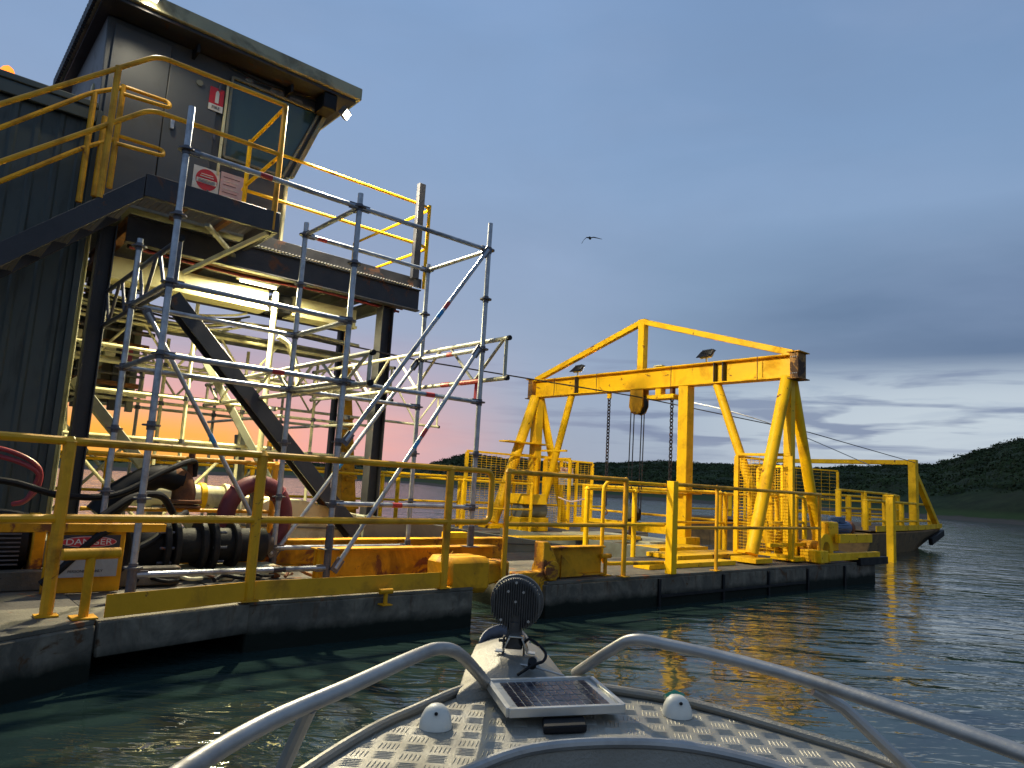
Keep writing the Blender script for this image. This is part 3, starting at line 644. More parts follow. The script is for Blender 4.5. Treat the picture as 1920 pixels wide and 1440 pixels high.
# green shed
def corr(mb,a0,a1,b,z0,z1,pitch=.19,d=.014):
    x=a0; pts=[]
    while x<a1-.001:
        for dx_,dd in ((0,0),(pitch*.62,0),(pitch*.72,d),(pitch*.9,d)):
            if x+dx_<=a1: pts.append((x+dx_,b-dd))
        x+=pitch
    pts.append((a1,b)); A=[mb.bm.verts.new((q[0],q[1],z0)) for q in pts]; B=[mb.bm.verts.new((q[0],q[1],z1)) for q in pts]
    for i in range(len(pts)-1): mb.bm.faces.new((A[i],A[i+1],B[i+1],B[i]))
    return mb
sd_=thing('machinery_shed','dark green corrugated machinery shed behind the stair','shed',(-.85,3.1,.62))
corr(MB(),-4.0,-.90,3.08,.66,4.72).build('front_wall',SHEDM,sd_,smooth=False)
MB().box((-4.0,-.92),(3.09,6.2),(.64,4.9)).build('body',SHEDM,sd_,.01)
MB().box((-4.05,-.90),(3.0,6.25),(4.86,4.93)).build('roof',SHEDM,sd_,.01)
MB().box((-4.05,-.902),(3.01,3.05),(4.72,4.859)).build('gutter',SHEDM,sd_,.01)
MB().box((-.90,-.84),(3.02,3.10),(.64,4.86)).build('corner_trim',SHEDM,sd_,.004)
# rear rail on shed side: beacon
bc=thing('warning_beacon','orange warning beacon glowing on the shed roof','beacon',(-1.66,4.0,4.93))
MB().cyl((-1.66,4.0,4.93),(-1.66,4.0,5.22),.08).build('stand',BLACK,bc); MB().tube([(-1.64,4.0,5.22),(-1.64,4.0,5.36),(-1.64,4.0,5.41),(-1.64,4.0,5.44)],[.075,.074,.05,.01],16).build('lens',BEACON,bc)
# cabin
cb=thing('control_cabin','grey control cabin with outward-leaning window under a flat roof','cabin',(-.85,3.1,ZP))
ZR=5.98
CAB=[( -.86,ZP+.0),(1.16,ZP+.0),(1.20,4.84),(1.62,ZR),(-.92,ZR)]
mb=MB(); mb.prism(CAB,3.12,5.1,1); mb.build('wall',CABIN,cb,.01)
MB().box((-.845,-.28),(3.085,3.118),(4.0,5.9)).build('cladding_panel',CABIN,cb,.004)
MB().box((-.27,.27),(3.09,3.118),(4.02,5.78)).build('door',CABIN,cb,.006)
MB().prism([(.42,4.86),(1.10,4.86),(1.46,5.80),(.42,5.80)],3.095,3.119,1).build('front_window',GLASS,cb)
wf=MB(); 
for p0,p1 in (((.40,4.84),(.40,5.83)),((.40,5.83),(1.50,5.83)),((1.12,4.84),(1.50,5.83)),((.40,4.84),(1.12,4.84))): wf.bar((p0[0],3.085,p0[1]),(p1[0],3.085,p1[1]),.03,.035,up=(0,1,0))
wf.build('window_frame',CREAMG,cb,.003)
MB().bar((.36,3.085,4.6),(.36,3.085,5.76),.025,.03,up=(0,1,0)).build('door_jamb',CREAM,cb)  # jamb is lit: that brightness is put into its cream colour
MB().prism([(1.20,4.86),(1.255,4.86),(1.66,ZR-.02),(1.60,ZR-.02)],3.06,3.13,1).build('corner_trim',CREAMG,cb,.004)
mb=MB(); mb.quad((1.235,3.3,4.88),(1.235,4.95,4.88),(1.61,4.95,5.85),(1.61,3.3,5.85)); mb.build('side_window',GLASS,cb)
MB().box((1.165,1.20),(3.08,3.14),(4.0,4.85)).build('corner_trim',CREAM,cb,.004)
MB().box((-.20,-.16),(3.06,3.088),(4.95,5.06)).build('door_handle',GALV,cb,.004)
for z in (4.3,5.0,5.6): MB().box((.262,.285),(3.075,3.09),(z,z+.09)).build('hinge',GALVD,cb,.002)
PEEL=mat('peeling_primer',(.32,.31,.27),.8,0,.3,12,dirt=.5)
for a0,a1,z0,z1 in ((.86,1.04,5.86,5.93),(1.10,1.30,5.84,5.91),(.55,.66,5.87,5.92)): MB().prism([(a0,z0+.01),(a0+.05,z0),(a1,z0+.02),(a1-.03,z1),(a0+.02,z1-.01)],3.112,3.1185,1).build('peeling_patch',PEEL,cb)
MB().tube(spline([(.30,3.07,5.96),(.75,3.07,5.90),(1.2,3.07,5.95),(1.45,3.0,5.93)]),.009,6).build('cable',BLACK,cb)
for a in (-.05,1.05): MB().bar((a,2.9,5.9),(a,3.09,5.9),.03,.10).build('eave_bracket',BLACK,cb)
# side window on left wall seen as pale pane
MB().prism([(3.5,5.05),(3.62,5.05),(3.62,5.35),(3.5,5.35)],-.915,-.90,0).build('side_pane',CREAM,cb)
rf=MB(); rf.box((-1.05,1.90),(2.74,5.6),(6.03,6.19)); rf=rf.build('roof',ROOFM,cb,.008)
MB().box((-1.02,1.84),(2.78,5.55),(5.985,6.028)).build('soffit',DARK,rf,.004)
mb=MB(); y=2.6
while y<5.5: mb.box((-1.085,-1.052),(y,y+.05),(6.02,6.17)); y+=.09
mb.build('roof_edge_ribs',DARK,rf)
MB().cyl((.05,3.10,5.60),(.05,3.07,5.60),.035).build('vent_cap',CREAMG,cb)
MB().box((1.42,1.60),(2.80,3.06),(5.78,5.98)).build('eave_box',BLACK,cb,.01)
# floodlights on cabin
def flood(name,label,pos,aim,w_=.16,h_=.11,m=BLKAL,power=0,color=(1,.90,.66),spot=150,blend=.6,glass=LAMP,size=.06,group='floodlights on the dredge',par=RAFT):
    t_=thing(name,label,'floodlight',pos,fr=par,group=group)
    p=V3(pos); d=(V3(aim)-p).normalized(); up=Vector((0,0,1)); s_=d.cross(up).normalized(); u=s_.cross(d)
    MB().bar(p-d*.035,p+d*.025,w_,h_,up=u).build('housing',m,t_,.006)
    mb=MB()
    for k in range(5): mb.bar(p-d*.055+s_*(k-2)*w_*.18,p-d*.036+s_*(k-2)*w_*.18,.006,h_*.9,up=u)
    mb.build('cooling_fins',m,t_)
    MB().bar(p+d*.026,p+d*.032,w_*.86,h_*.8,up=u).build('lens',glass,t_)
    mb=MB(); mb.tube([p+s_*w_*.55,p+s_*w_*.55-d*.01+u*.07*(1 if power else -1),p-s_*w_*.55-d*.01+u*.07*(1 if power else -1),p-s_*w_*.55],.006,6); mb.build('bracket',m,t_)
    if power:
        L=bpy.data.lights.new('flood_lamp','SPOT'); L.energy=power; L.color=color; L.spot_size=R(spot); L.spot_blend=blend; L.shadow_soft_size=size
        lo=bpy.data.objects.new('flood_lamp',L); col.objects.link(lo); lo.parent=t_
        q=p+d*.06-V3(pos); lo.matrix_local=Matrix.Translation(q)@(-d).to_track_quat('Z','Y').to_matrix().to_4x4()
    return t_
flood('floodlight','lit floodlight hanging from the right eave corner of the cabin roof',(1.72,2.80,5.80),(6.4,-2.2,1.0),power=2600,spot=172,blend=.25)
flood('floodlight','lit floodlight glowing under the cabin roof at the top edge of the picture',(-.62,2.70,6.15),(-.56,2.3,5.2),power=60,spot=165,size=.05)
L=bpy.data.lights.new('tube_lamp','AREA'); L.shape='RECTANGLE'; L.size=.45; L.size_y=.05; L.energy=420; L.color=(1,.90,.52)
lo=bpy.data.objects.new('tube_lamp',L); col.objects.link(lo); lo.matrix_world=RAFT@Matrix.Translation((1.1,3.42,3.50))
# signs on the cabin
def text(s,size,root,pos,m,xdir=(1,0,0),zdir=(0,0,1),name='lettering',ext=.0008,al='CENTER',sx=1):
    c=bpy.data.curves.new(name,'FONT'); c.body=s; c.size=size; c.extrude=ext; c.align_x=al; c.align_y='CENTER'
    tmp=bpy.data.objects.new('tmp',c); col.objects.link(tmp); dg=bpy.context.evaluated_depsgraph_get(); me=bpy.data.meshes.new_from_object(tmp.evaluated_get(dg)); bpy.data.objects.remove(tmp)
    me.materials.clear(); me.materials.append(m); o=bpy.data.objects.new(name,me); col.objects.link(o); o.parent=root
    x=V3(xdir).normalized(); z=V3(zdir).normalized(); n=x.cross(z)   # normal towards viewer = x × z
    M=Matrix(((x.x*sx,z.x,n.x,0),(x.y*sx,z.y,n.y,0),(x.z*sx,z.z,n.z,0),(0,0,0,1))); M.translation=V3(pos)-V3(root['_o']); o.matrix_local=M; return o
def disc(mb,c,rx,rz,y,n=40,th=.002):
    mb.prism([(c[0]+rx*math.cos(2*PI*i/n),c[1]+rz*math.sin(2*PI*i/n)) for i in range(n)],y-th,y,1); return mb
s1=thing('extinguisher_sign','small red and white fire extinguisher sign beside the cabin door','sign',(.24,3.08,5.45))
MB().box((.17,.33),(3.080,3.084),(5.42,5.62)).build('panel',SIGNR,s1); MB().box((.17,.33),(3.080,3.084),(5.34,5.418)).build('caption_panel',SIGNW,s1)
MB().prism([(.235,5.44),(.275,5.44),(.275,5.56),(.262,5.59),(.248,5.59),(.235,5.56)],3.077,3.0795,1).build('extinguisher_symbol',SIGNW,s1)
text('FIRE',.05,s1,(.25,3.078,5.378),SIGNK)
s2=thing('round_sign','white sign with a red disc of lettering, left of the pink notice','sign',(.2,3.08,4.5))
MB().box((.10,.39),(3.080,3.084),(4.36,4.64)).build('panel',SIGNW,s2)
mb=MB(); disc(mb,(.25,4.50),.12,.125,3.079); mb.build('red_disc',SIGNR,s2)
MB().box((.14,.36),(3.073,3.0765),(4.455,4.505)).build('band',SIGNW,s2)
for i in range(3): MB().box((.155,.345),(3.070,3.0725),(4.462+.014*i,4.466+.014*i)).build('text_line',SIGNK,s2)
for i in range(2): MB().box((.175+.01*i,.325-.01*i),(3.073,3.0765),(4.53+.026*i,4.538+.026*i)).build('text_line',SIGNW,s2)
s3=thing('notice_board','faded pinkish notice sheet beside the round red sign','sign',(.5,3.08,4.4))
MB().box((.40,.66),(3.078,3.083),(4.24,4.66)).build('sheet',SIGNP,s3)
for i in range(7): MB().box((.43,.62-.02*(i%3)),(3.0755,3.0775),(4.60-.045*i,4.606-.045*i)).build('text_line',SIGNW if i%2 else MAROON,s3)

# ================================================================ DECK MACHINERY (left)
RUSTD=mat('dark_rusty_pipe',(.07,.05,.035),.75,.1,.4,6,bump=.3,dirt=.6,dirtc=(.03,.02,.015)); RUBB=mat('muddy_rubber',(.010,.010,.010),.7,0,.4,6,bump=.3,dirt=.6,dirtc=(.03,.026,.02),spec=.2)
mc=thing('dredge_pump','black flanged pump and pipe set lying along the deck behind the handrail','pump',(-.3,1.9,DK))
MB().cyl((-.62,1.3,.61),(-.28,1.3,.61),.17,seg=24).build('pump_body',RUBB,mc,.01)
for a,r_ in ((-.28,.24),(-.20,.24),(.02,.22),(.10,.25),(.30,.20)): MB().cyl((a,1.3,.61),(a+.045,1.3,.61),r_,seg=24).build('flange',RUBB,mc,.006)
MB().cyl((-.235,1.3,.61),(.60,1.3,.61),.145,seg=24).build('rubber_sleeve',RUBB,mc)
MB().cyl((.345,1.3,.61),(.70,1.45,.60),.12,.10,seg=20).build('outlet_pipe',RUSTD,mc)
mb=MB()
for a in (-.30,.12):
    for k in range(10): 
        q=2*PI*k/10; mb.cyl((a-.02,1.3+.205*math.cos(q),.61+.205*math.sin(q)),(a+.09,1.3+.205*math.cos(q),.61+.205*math.sin(q)),.012,seg=6)
mb.build('bolt',GALVD,mc,split=True)
MB().box((-.5,.75),(1.15,1.5),(DK,DK+.08)).build('skid',CREAM,mc,.01)
el=thing('discharge_elbow','rust-brown elbow pipe with flange rising above the black pump','pipe',(-.1,1.95,.9))
MB().tube(spline([(-.60,2.0,.80),(-.42,2.0,1.02),(-.16,2.0,1.16),(.05,2.0,1.13)]),[.13]*6+[.12]*6+[.11]*7,16).build('elbow',BLACK,el)
MB().tube(spline([(-.12,2.0,1.16),(.02,2.0,1.15),(.08,2.0,1.05),(.08,2.0,.92)]),.105,16).build('nozzle',RUSTM,el); MB().cyl((.08,2.0,.96),(.08,2.0,.925),.17,seg=20).build('flange',RUSTM,el,.005); MB().cyl((.08,2.0,.91),(.08,2.0,.885),.17,seg=20).build('flange',RUSTM,el,.005)
MB().cyl((.12,2.0,1.17),(.12,2.0,1.42),.03).build('valve_stem',RUSTM,el)
p2=thing('slurry_pipe','cream banded delivery pipe lying behind the lifebuoy','pipe',(.1,2.7,.85)); MB().cyl((-.2,2.75,.98),(.80,2.75,.94),.13,seg=20).build('pipe',CREAM,p2)
for a in (.25,.45,.70): MB().cyl((a,2.75,.955),(a+.06,2.75,.953),.15,seg=20).build('band',CREAM if a>.5 else YEL,p2,.004)
for a in (.0,.6): MB().box((a,a+.1),(2.65,2.85),(DK,.86)).build('saddle',CREAMG,p2)
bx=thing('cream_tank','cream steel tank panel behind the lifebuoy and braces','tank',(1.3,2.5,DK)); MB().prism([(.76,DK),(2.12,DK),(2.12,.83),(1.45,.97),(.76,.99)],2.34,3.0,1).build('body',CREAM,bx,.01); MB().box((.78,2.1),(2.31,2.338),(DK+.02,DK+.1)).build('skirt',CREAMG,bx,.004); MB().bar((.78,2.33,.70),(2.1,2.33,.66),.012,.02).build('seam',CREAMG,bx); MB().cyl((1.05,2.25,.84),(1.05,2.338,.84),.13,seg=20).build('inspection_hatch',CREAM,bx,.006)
cl=thing('hose_coils','cream and brown hose lengths and scrap fittings lying beside the black pump','hoses',(.3,1.0,DK))
rq=random.Random(3)
for i in range(7):
    a=-.55+.2*i; b=.86+.06*(i%3)
    MB().tube(spline([(a,b,DK+.03),(a+.10,b+.08,DK+.05+.05*rq.random()),(a+.22,b-.02,DK+.04),(a+.34,b+.05,DK+.03)]),.010+.010*rq.random(),8).build('hose',(BLACK,CREAM,RUSTM,BLACK)[i%4],cl)
for a,b,w_,h_,m in ((-.50,1.02,.10,.09,CREAM),(.16,.98,.09,.07,CREAM),(.36,1.0,.14,.05,CREAMG),(.60,1.02,.08,.10,RUSTM)): MB().box((a,a+w_),(b,b+.08),(DK,DK+h_)).build('fitting',m,cl,.008)
# lifebuoy
lb=thing('lifebuoy','faded maroon lifebuoy hung behind the scaffolding','lifebuoy',(.68,1.78,.82))
N_=48; pts=[(.68+.285*math.cos(2*PI*i/N_),1.72,.82+.325*math.sin(2*PI*i/N_)) for i in range(N_)]
MB().tube(pts,.082,14,closed=True).build('ring',MAROON,lb)
mb=MB()
for q in (.25,.75,1.25,1.75): 
    a=q*PI; c=Vector((.68+.285*math.cos(a),1.72,.82+.325*math.sin(a))); tdir=Vector((-math.sin(a),0,math.cos(a))); rd=Vector((math.cos(a),0,math.sin(a)))
    mb.tube([c+(rd*math.cos(x*PI/6)+Vector((0,1,0))*math.sin(x*PI/6))*.086 for x in range(12)],.006,6,closed=True)
mb.build('grab_bands',PINKH,lb)
MB().bar((.68,1.84,1.15),(.68,1.84,DK),.05,.05).build('hanger',CREAMG,lb)
# hoses
hs=thing('hydraulic_hoses','thick black hydraulic hoses looping along the deck in front of the shed','hoses',(-1.5,1.5,1.0))
for pth,r_ in (([(-1.9,1.6,1.10),(-1.35,1.6,1.08),(-.95,1.65,.98),(-.55,1.7,1.0),(-.15,1.8,1.22),(.12,1.95,1.32),(.16,2.0,1.18)],.028),
  ([(-1.9,1.5,.86),(-1.3,1.5,.84),(-.95,1.5,.74),(-.72,1.5,.80),(-.45,1.6,.98),(-.2,1.7,1.0),(-.05,1.8,.85)],.032),
  ([(-1.15,.75,.42),(-1.05,.72,.52),(-.85,.72,.74),(-.68,.8,.80),(-.60,.9,.66),(-.62,.9,.5),(-.8,.85,.42),(-1.1,.85,.40)],.026),
  ([(-1.6,.9,.42),(-1.2,.95,.46),(-.8,1.0,.50),(-.4,1.1,.66),(-.2,1.3,.80),(0,1.6,.86)],.03)):
    MB().tube(spline(pth,8),r_,10).build('hose',BLACK,hs)
rh=thing('red_hoses','pair of dull red hoses drooping on the shed wall','hoses',(-1.5,2.8,1.3))
for i in (0,1): MB().tube(spline([(-1.75,2.7,1.34-.05*i),(-1.3,2.65,1.33-.07*i),(-1.02,2.65,1.2-.05*i),(-.98-.03*i,2.68,1.02),(-1.06,2.7,.88),(-1.15,2.75,.84)],8),.022,10).build('hose',PINKH,rh)
# motor with grille, sign board
mo=thing('electric_motor','finned black electric motor at the left edge of the deck','motor',(-1.6,1.2,DK))
MB().cyl((-1.95,1.2,.66),(-1.22,1.2,.66),.20,seg=24).build('frame',BLACK,mo,.006)
mb=MB()
for k in range(9): mb.box((-1.9,-1.27),(.985+.0*k,1.0),(.52+.03*k,.53+.03*k))
mb.build('grille_slat',GALVD,mo,split=True); MB().box((-1.95,-1.22),(1.0,1.4),(DK,DK+.1)).build('feet',DARK,mo,.005)
MB().box((-1.2,-1.12),(1.0,1.35),(DK,.86)).build('coupling_guard',YELR,mo,.01)
sg=thing('danger_sign','white sign board with a red DANGER oval, low behind the handrail','sign',(-.9,.72,DK))
MB().box((-1.10,-.70),(.715,.722),(.46,.655)).build('panel',mat('grimy_sign_white',(.28,.28,.27),.6,0,.1,10,dirt=.4,dirtc=(.15,.14,.12)),sg); MB().box((-1.10,-.70),(.715,.722),(.657,.75)).build('header',SIGNK,sg)
mb=MB(); disc(mb,(-.90,.703),.175,.038,.713); mb.build('oval_rim',SIGNP,sg); mb=MB(); disc(mb,(-.90,.703),.170,.034,.7105,th=.001); mb.build('oval',SIGNR,sg)
text('DANGER',.058,sg,(-.90,.7085,.702),SIGNW,sx=1.25)
text('AUTHORISED',.035,sg,(-.88,.713,.615),SIGNK,sx=1.2); text('PERSONNEL ONLY',.026,sg,(-.90,.713,.50),SIGNK)
MB().box((-1.15,-.66),(.75,.78),(DK,.80)).build('backing_frame',YELR,sg,.004)
MB().bar((-1.5,.735,.80),(-.4,.735,.80),.05,.06).build('top_bar',YELR,sg,.004)
MB().box((-1.9,-.2),(.9,1.0),(DK,DK+.14)).build('kerb',DECKM,mc,.01)
# deck bits: grey duct under pump
MB().box((-1.9,.74),(2.25,3.0),(DK,DK+.22)).build('plinth',CREAMG,mc,.01)

# ================================================================ spud / ladder behind
sp_=thing('spud_post','tall tapering rusty-yellow spud post rising behind the scaffolding','spud',(3.8,6.0,DK))
MB().bar((3.98,6.0,DK),(3.62,6.0,3.8),.30,.25,up=(0,1,0),w1=.12,h1=.12).build('mast',YELR,sp_,.01)
for i in range(6): MB().bar((3.80-.06*i+.08,5.86,.7+.5*i),(4.10-.08*i+.0,5.86,.74+.5*i),.04,.06).build('rib',YELR,sp_)
ps=thing('standing_posts','pair of weathered cream timber posts behind the dark brace','posts',(1.2,5.0,DK))
MB().bar((1.75,5.0,DK),(1.65,5.0,1.75),.12,.12).build('post',CREAMG,ps,.01); MB().bar((2.05,5.0,DK),(2.12,5.0,1.7),.10,.10).build('post',YELR,ps,.01)

# ================================================================ GANTRY
HEADM=mat('rust_blackened_yellow',(.30,.13,.006),.6,0,.4,5,rust=.7,rustc=(.03,.014,.006),bump=.4,dirt=.6,dirtc=(.03,.02,.01),rscale=4)
gt=thing('gantry_frame','tall yellow gantry with a triangular top truss spanning the raft','gantry',(8.5,3.3,DK))
GA=8.5; B0,B1=.28,6.36; ZB0,ZB1=3.18,3.56
MB().ibeam((GA,B0+.04,(ZB0+ZB1)/2),(GA,B1-.04,(ZB0+ZB1)/2),.24,ZB1-ZB0,.022).build('main_beam',YEL,gt,.004)
mb=MB()
for b in (1.55,1.72,5.0): mb.box((GA-.12,GA-.01),(b,b+.015),(ZB0+.024,ZB1-.024))
mb.build('stiffener',DARK,gt,split=True)
for b in (B0,B1): MB().box((GA-.13,GA+.13),(b-.07,b+.07),(ZB0-.012,ZB1+.012)).build('head_block',HEADM,gt,.008); MB().box((GA-.17,GA+.17),(b-.11,b+.11),(ZB1+.013,ZB1+.028)).build('head_plate',YELR,gt,.003); MB().box((GA-.17,GA+.17),(b-.11,b+.11),(ZB0-.03,ZB0-.013)).build('head_plate',HEADM,gt,.003)
MB().bar((GA,.35,ZB1+.02),(GA,3.37,4.50),.11,.10).build('truss_stay',YEL,gt,.004); MB().bar((GA,6.3,ZB1+.02),(GA,3.37,4.50),.11,.10).build('truss_stay',YEL,gt,.004)
MB().bar((GA,3.37,ZB1),(GA,3.37,4.46),.14,.14).build('king_post',YEL,gt,.004)
MB().box((GA-.06,GA+.06),(3.28,3.46),(4.44,4.545)).build('apex_plate',YEL,gt,.01)
for b,f,bk in ((.42,9.45,1.73),(6.22,9.5,5.2)):
    MB().tube([(GA-.08,b,ZB0),(7.42,b,.48)],.092 if b<1 else .11,14).build('leg',YEL,gt); MB().tube([(GA+.08,b,ZB0),(f,b,.70 if b<1 else .5)],.085,14).build('leg',YEL,gt)
    MB().bar((GA,b+(.0),ZB0),(GA,b,.45),.13 if b<1 else .19,.13 if b<1 else .19).build('leg',YEL,gt,.004)
    MB().tube([(GA,bk,ZB0),(GA,.72 if b<1 else 6.0,.55)],.075,12).build('knee_brace',YEL,gt)
    if b>1:
        MB().bar((7.55,b-.05,2.16),(8.75,b-.05,2.16),.34,.03).build('leg_bracket',YEL,gt,.003); MB().bar((GA-.05,b-.25,2.02),(GA-.05,b-1.0,2.02),.05,.04).build('leg_bracket',YEL,gt,.003)
    MB().bar((7.9,b,1.9 if b>1 else .6),(9.0,b,1.9 if b>1 else .6),.05,.06).build('cross_tie',YEL,gt,.003)
    MB().box((7.2,7.65),(b-.2,b+.2),(DK+.022,DK+.09)).build('foot_plate',YEL,gt,.006); MB().box((8.3,8.7),(b-.2,b+.2),(DK+.022,DK+.09)).build('foot_plate',YEL,gt,.006)
mb=MB()
for b in (B0,B1):
    for k in range(4): mb.cyl((GA-.142,b-.045+.03*k,ZB0+.06),(GA-.131,b-.045+.03*k,ZB0+.06),.009,seg=6); mb.cyl((GA-.142,b-.045+.03*k,ZB1-.06),(GA-.131,b-.045+.03*k,ZB1-.06),.009,seg=6)
mb.build('bolt',GALVD,gt,split=True)
MB().bar((GA-.02,2.95,ZB1+.03),(GA-.02,2.95,ZB1+.05),.2,.1).build('clamp',CREAM,gt)
for b in (.9,2.6,4.4,5.6): MB().box((GA-.128,GA-.12),(b,b+.012),(ZB0,ZB1)).build('weld_seam',HEADM,gt)
spd=thing('spud_column','thick square yellow spud column standing under the gantry beam','column',(GA,2.36,DK))
MB().box((GA-.11,GA+.10),(2.25,2.45),(-.3,ZB0-.004)).build('shaft',YEL,spd,.008)
MB().box((GA-.24,GA+.2),(2.12,2.58),(1.28,1.34)).build('collar',YELR,spd,.006); MB().box((GA-.22,GA+.2),(2.14,2.56),(DK-.1,DK+.20)).build('sleeve',YEL,spd,.006); MB().box((GA-.19,GA-.152),(2.18,2.24),(DK+.2,1.28)).build('guide',YEL,spd,.004)
pu=thing('pulley_block','yellow sheave block hanging at the middle of the gantry beam','pulley',(GA,3.4,2.9))
mb=MB(); mb.prism([(3.26,3.176),(3.56,3.176),(3.58,2.86),(3.52,2.74),(3.42,2.70),(3.32,2.74),(3.26,2.86)],GA-.10,GA-.06,0); mb.prism([(3.26,3.176),(3.56,3.176),(3.58,2.86),(3.52,2.74),(3.42,2.70),(3.32,2.74),(3.26,2.86)],GA+.06,GA+.10,0); mb.build('cheek_plate',YELR,pu,.006,split=True)
MB().cyl((GA-.055,3.42,2.90),(GA+.055,3.42,2.90),.19,seg=28).build('sheave',BLACK,pu,.01)
rp=thing('hoist_ropes','pair of dark wire ropes hanging from the sheave block','ropes',(GA,3.4,1.2))
for b in (3.28,3.34,3.52,3.60): MB().tube([(GA,b,2.9),(GA,b+.02,.75)],.011,6).build('rope',ROPE,rp)
hb=thing('hook_block','weathered hook block and valve gear at the foot of the hoist ropes','hook block',(GA-.1,3.4,.5))
MB().tube([(GA-.1,3.42,.72),(GA-.1,3.42,.80),(GA-.1,3.42,.9),(GA-.1,3.42,1.0),(GA-.1,3.42,1.06)],[.06,.13,.15,.12,.04],14).build('block_shell',CREAMG,hb)
MB().cyl((GA-.2,3.42,.86),(GA+.0,3.42,.86),.15,seg=20).build('sheave',BLACK,hb,.01); MB().cyl((GA-.1,3.42,.42),(GA-.1,3.42,.74),.05).build('shank',RUSTM,hb); MB().box((GA-.22,GA+.02),(3.25,3.6),(DK,DK+.09)).build('base',CREAMG,hb,.01)
tl=thing('beam_trolley','yellow chain trolley clamped under the gantry beam','trolley',(GA,2.85,3.1))
MB().box((GA-.12,GA+.12),(2.55,3.15),(2.97,3.05)).build('body',YEL,tl,.01); MB().box((GA-.08,GA+.08),(2.86,2.99),(3.05,3.178)).build('hanger',YEL,tl,.01); MB().box((GA-.05,GA+.05),(2.62,2.68),(3.05,3.178)).build('hanger',RUSTM,tl,.005)
def chain(name,label,b,z0,z1):
    t_=thing(name,label,'chain',(GA,b,z0),group='hanging chains under the gantry'); mb=MB(); z=z1; i=0
    while z>z0:
        rx,rz=.030,.044; pts=[(GA+(rx*math.cos(q) if i%2 else 0),b+(0 if i%2 else rx*math.cos(q)),z+rz*math.sin(q)) for q in [2*PI*k/10 for k in range(10)]]
        mb.tube(pts,.0115,6,closed=True); z-=.064; i+=1
    mb.build('link',CHAINM,t_,split=True); return t_
c1_=chain('hanging_chain','left hanging chain ending in a hook above the water',4.16,1.0,3.05); MB().box((GA-.03,GA+.03),(4.12,4.20),(3.06,3.178)).build('shackle',YEL,c1_,.005)
MB().tube(spline([(GA,4.16,1.0),(GA,4.16,.92),(GA,4.10,.84),(GA,4.18,.79),(GA,4.24,.86)]),.014,8).build('hook',RUSTM,c1_)
c2_=chain('hanging_chain','right hanging chain beside the spud column',2.66,1.3,2.96)
for b,lab in ((1.95,'small black floodlight on top of the gantry beam, right one'),(5.05,'small black floodlight on top of the gantry beam, left one')):
    t_=flood('floodlight',lab,(GA+.02,b,ZB1+.17),(GA+3,b-.5,1.9),w_=.26,h_=.16,power=(520 if b<3 else 330),spot=160,blend=.3,size=.08,glass=LAMP)
    MB().bar((GA-.10,b,ZB1+.10),(GA+.06,b,ZB1+.235),  .30,.012).build('rear_panel',BLACK,t_,.002); MB().cyl((GA,b,ZB1),(GA,b,ZB1+.12),.015,seg=8).build('stem',BLKAL,t_)
# ladder at far legs, tied board
# guards
def guard(name,label,p0,p1,z0,z1,m=YEL,nv=0,pitch=.055,sign=False,org=None):
    t_=thing(name,label,'mesh guard',(p0[0],p0[1],z0),group='yellow mesh machine guards')
    P=lambda f,z:(p0[0]*(1-f)+p1[0]*f,p0[1]*(1-f)+p1[1]*f,z)
    fr_=MB(); fr_.bar(P(0,z0),P(0,z1),.07,.05); fr_.bar(P(1,z0),P(1,z1),.07,.05); fr_.build('upright',m,t_,.003,split=True)
    fr_=MB(); fr_.bar(P(0,z1+.02),P(1,z1+.02),.05,.04); fr_.bar(P(0,z0+.03),P(1,z0+.03),.05,.04); fr_.build('frame_rail',m,t_,.003,split=True)
    for i in range(nv): fr_=MB(); f=(i+1)/(nv+1); fr_.bar(P(f,z0+.05),P(f,z1),.06,.045); fr_.build('upright',m,t_,split=True)
    L=(V3(p1)-V3(p0)).length if len(p0)==3 else math.hypot(p1[0]-p0[0],p1[1]-p0[1])
    mb=MB(); z=z0+.06
    while z<z1: mb.bar(P(.02,z),P(.98,z),.0035,.0055); z+=pitch*.85
    n=int(L/pitch/2.2)
    for i in range(1,n): mb.bar(P(i/n,z0+.05),P(i/n,z1),.0045,.0045)
    mb.build('mesh',m,t_,smooth=False); return t_
guard('mesh_guard','mesh guard panel across the near leg of the gantry',(8.1,1.08),(8.1,.18),.42,1.93)
guard('mesh_guard','mesh guard side panel at the near leg, running along the raft',(8.12,1.1),(9.2,1.1),.42,1.90)
g=guard('mesh_guard','far mesh guard carrying a small notice, behind the left gantry leg',(8.6,6.0),(10.1,6.0),.42,1.84,nv=2)
MB().box((8.98,9.42),(5.93,5.95),(1.32,1.60)).build('notice',SIGNW,g); MB().box((9.02,9.40),(5.93,5.95),(1.604,1.70)).build('notice_header',SIGNP,g); text('CAUTION',.07,g,(9.21,5.926,1.65),SIGNR); text('MACHINE STARTS',.045,g,(9.20,5.926,1.50),SIGNK); text('ANYTIME',.045,g,(9.20,5.926,1.41),SIGNK)
guard('mesh_guard','far mesh guard left of the gantry legs',(6.55,6.1),(8.45,6.1),.42,1.86)
guard('mesh_guard','short mesh guard facing the raft between the far legs',(8.55,5.9),(8.55,5.2),.42,1.84)
guard('mesh_guard','mesh guard at the outer end of the near pontoon behind the winch',(10.25,1.45),(11.05,2.4),.42,1.86)
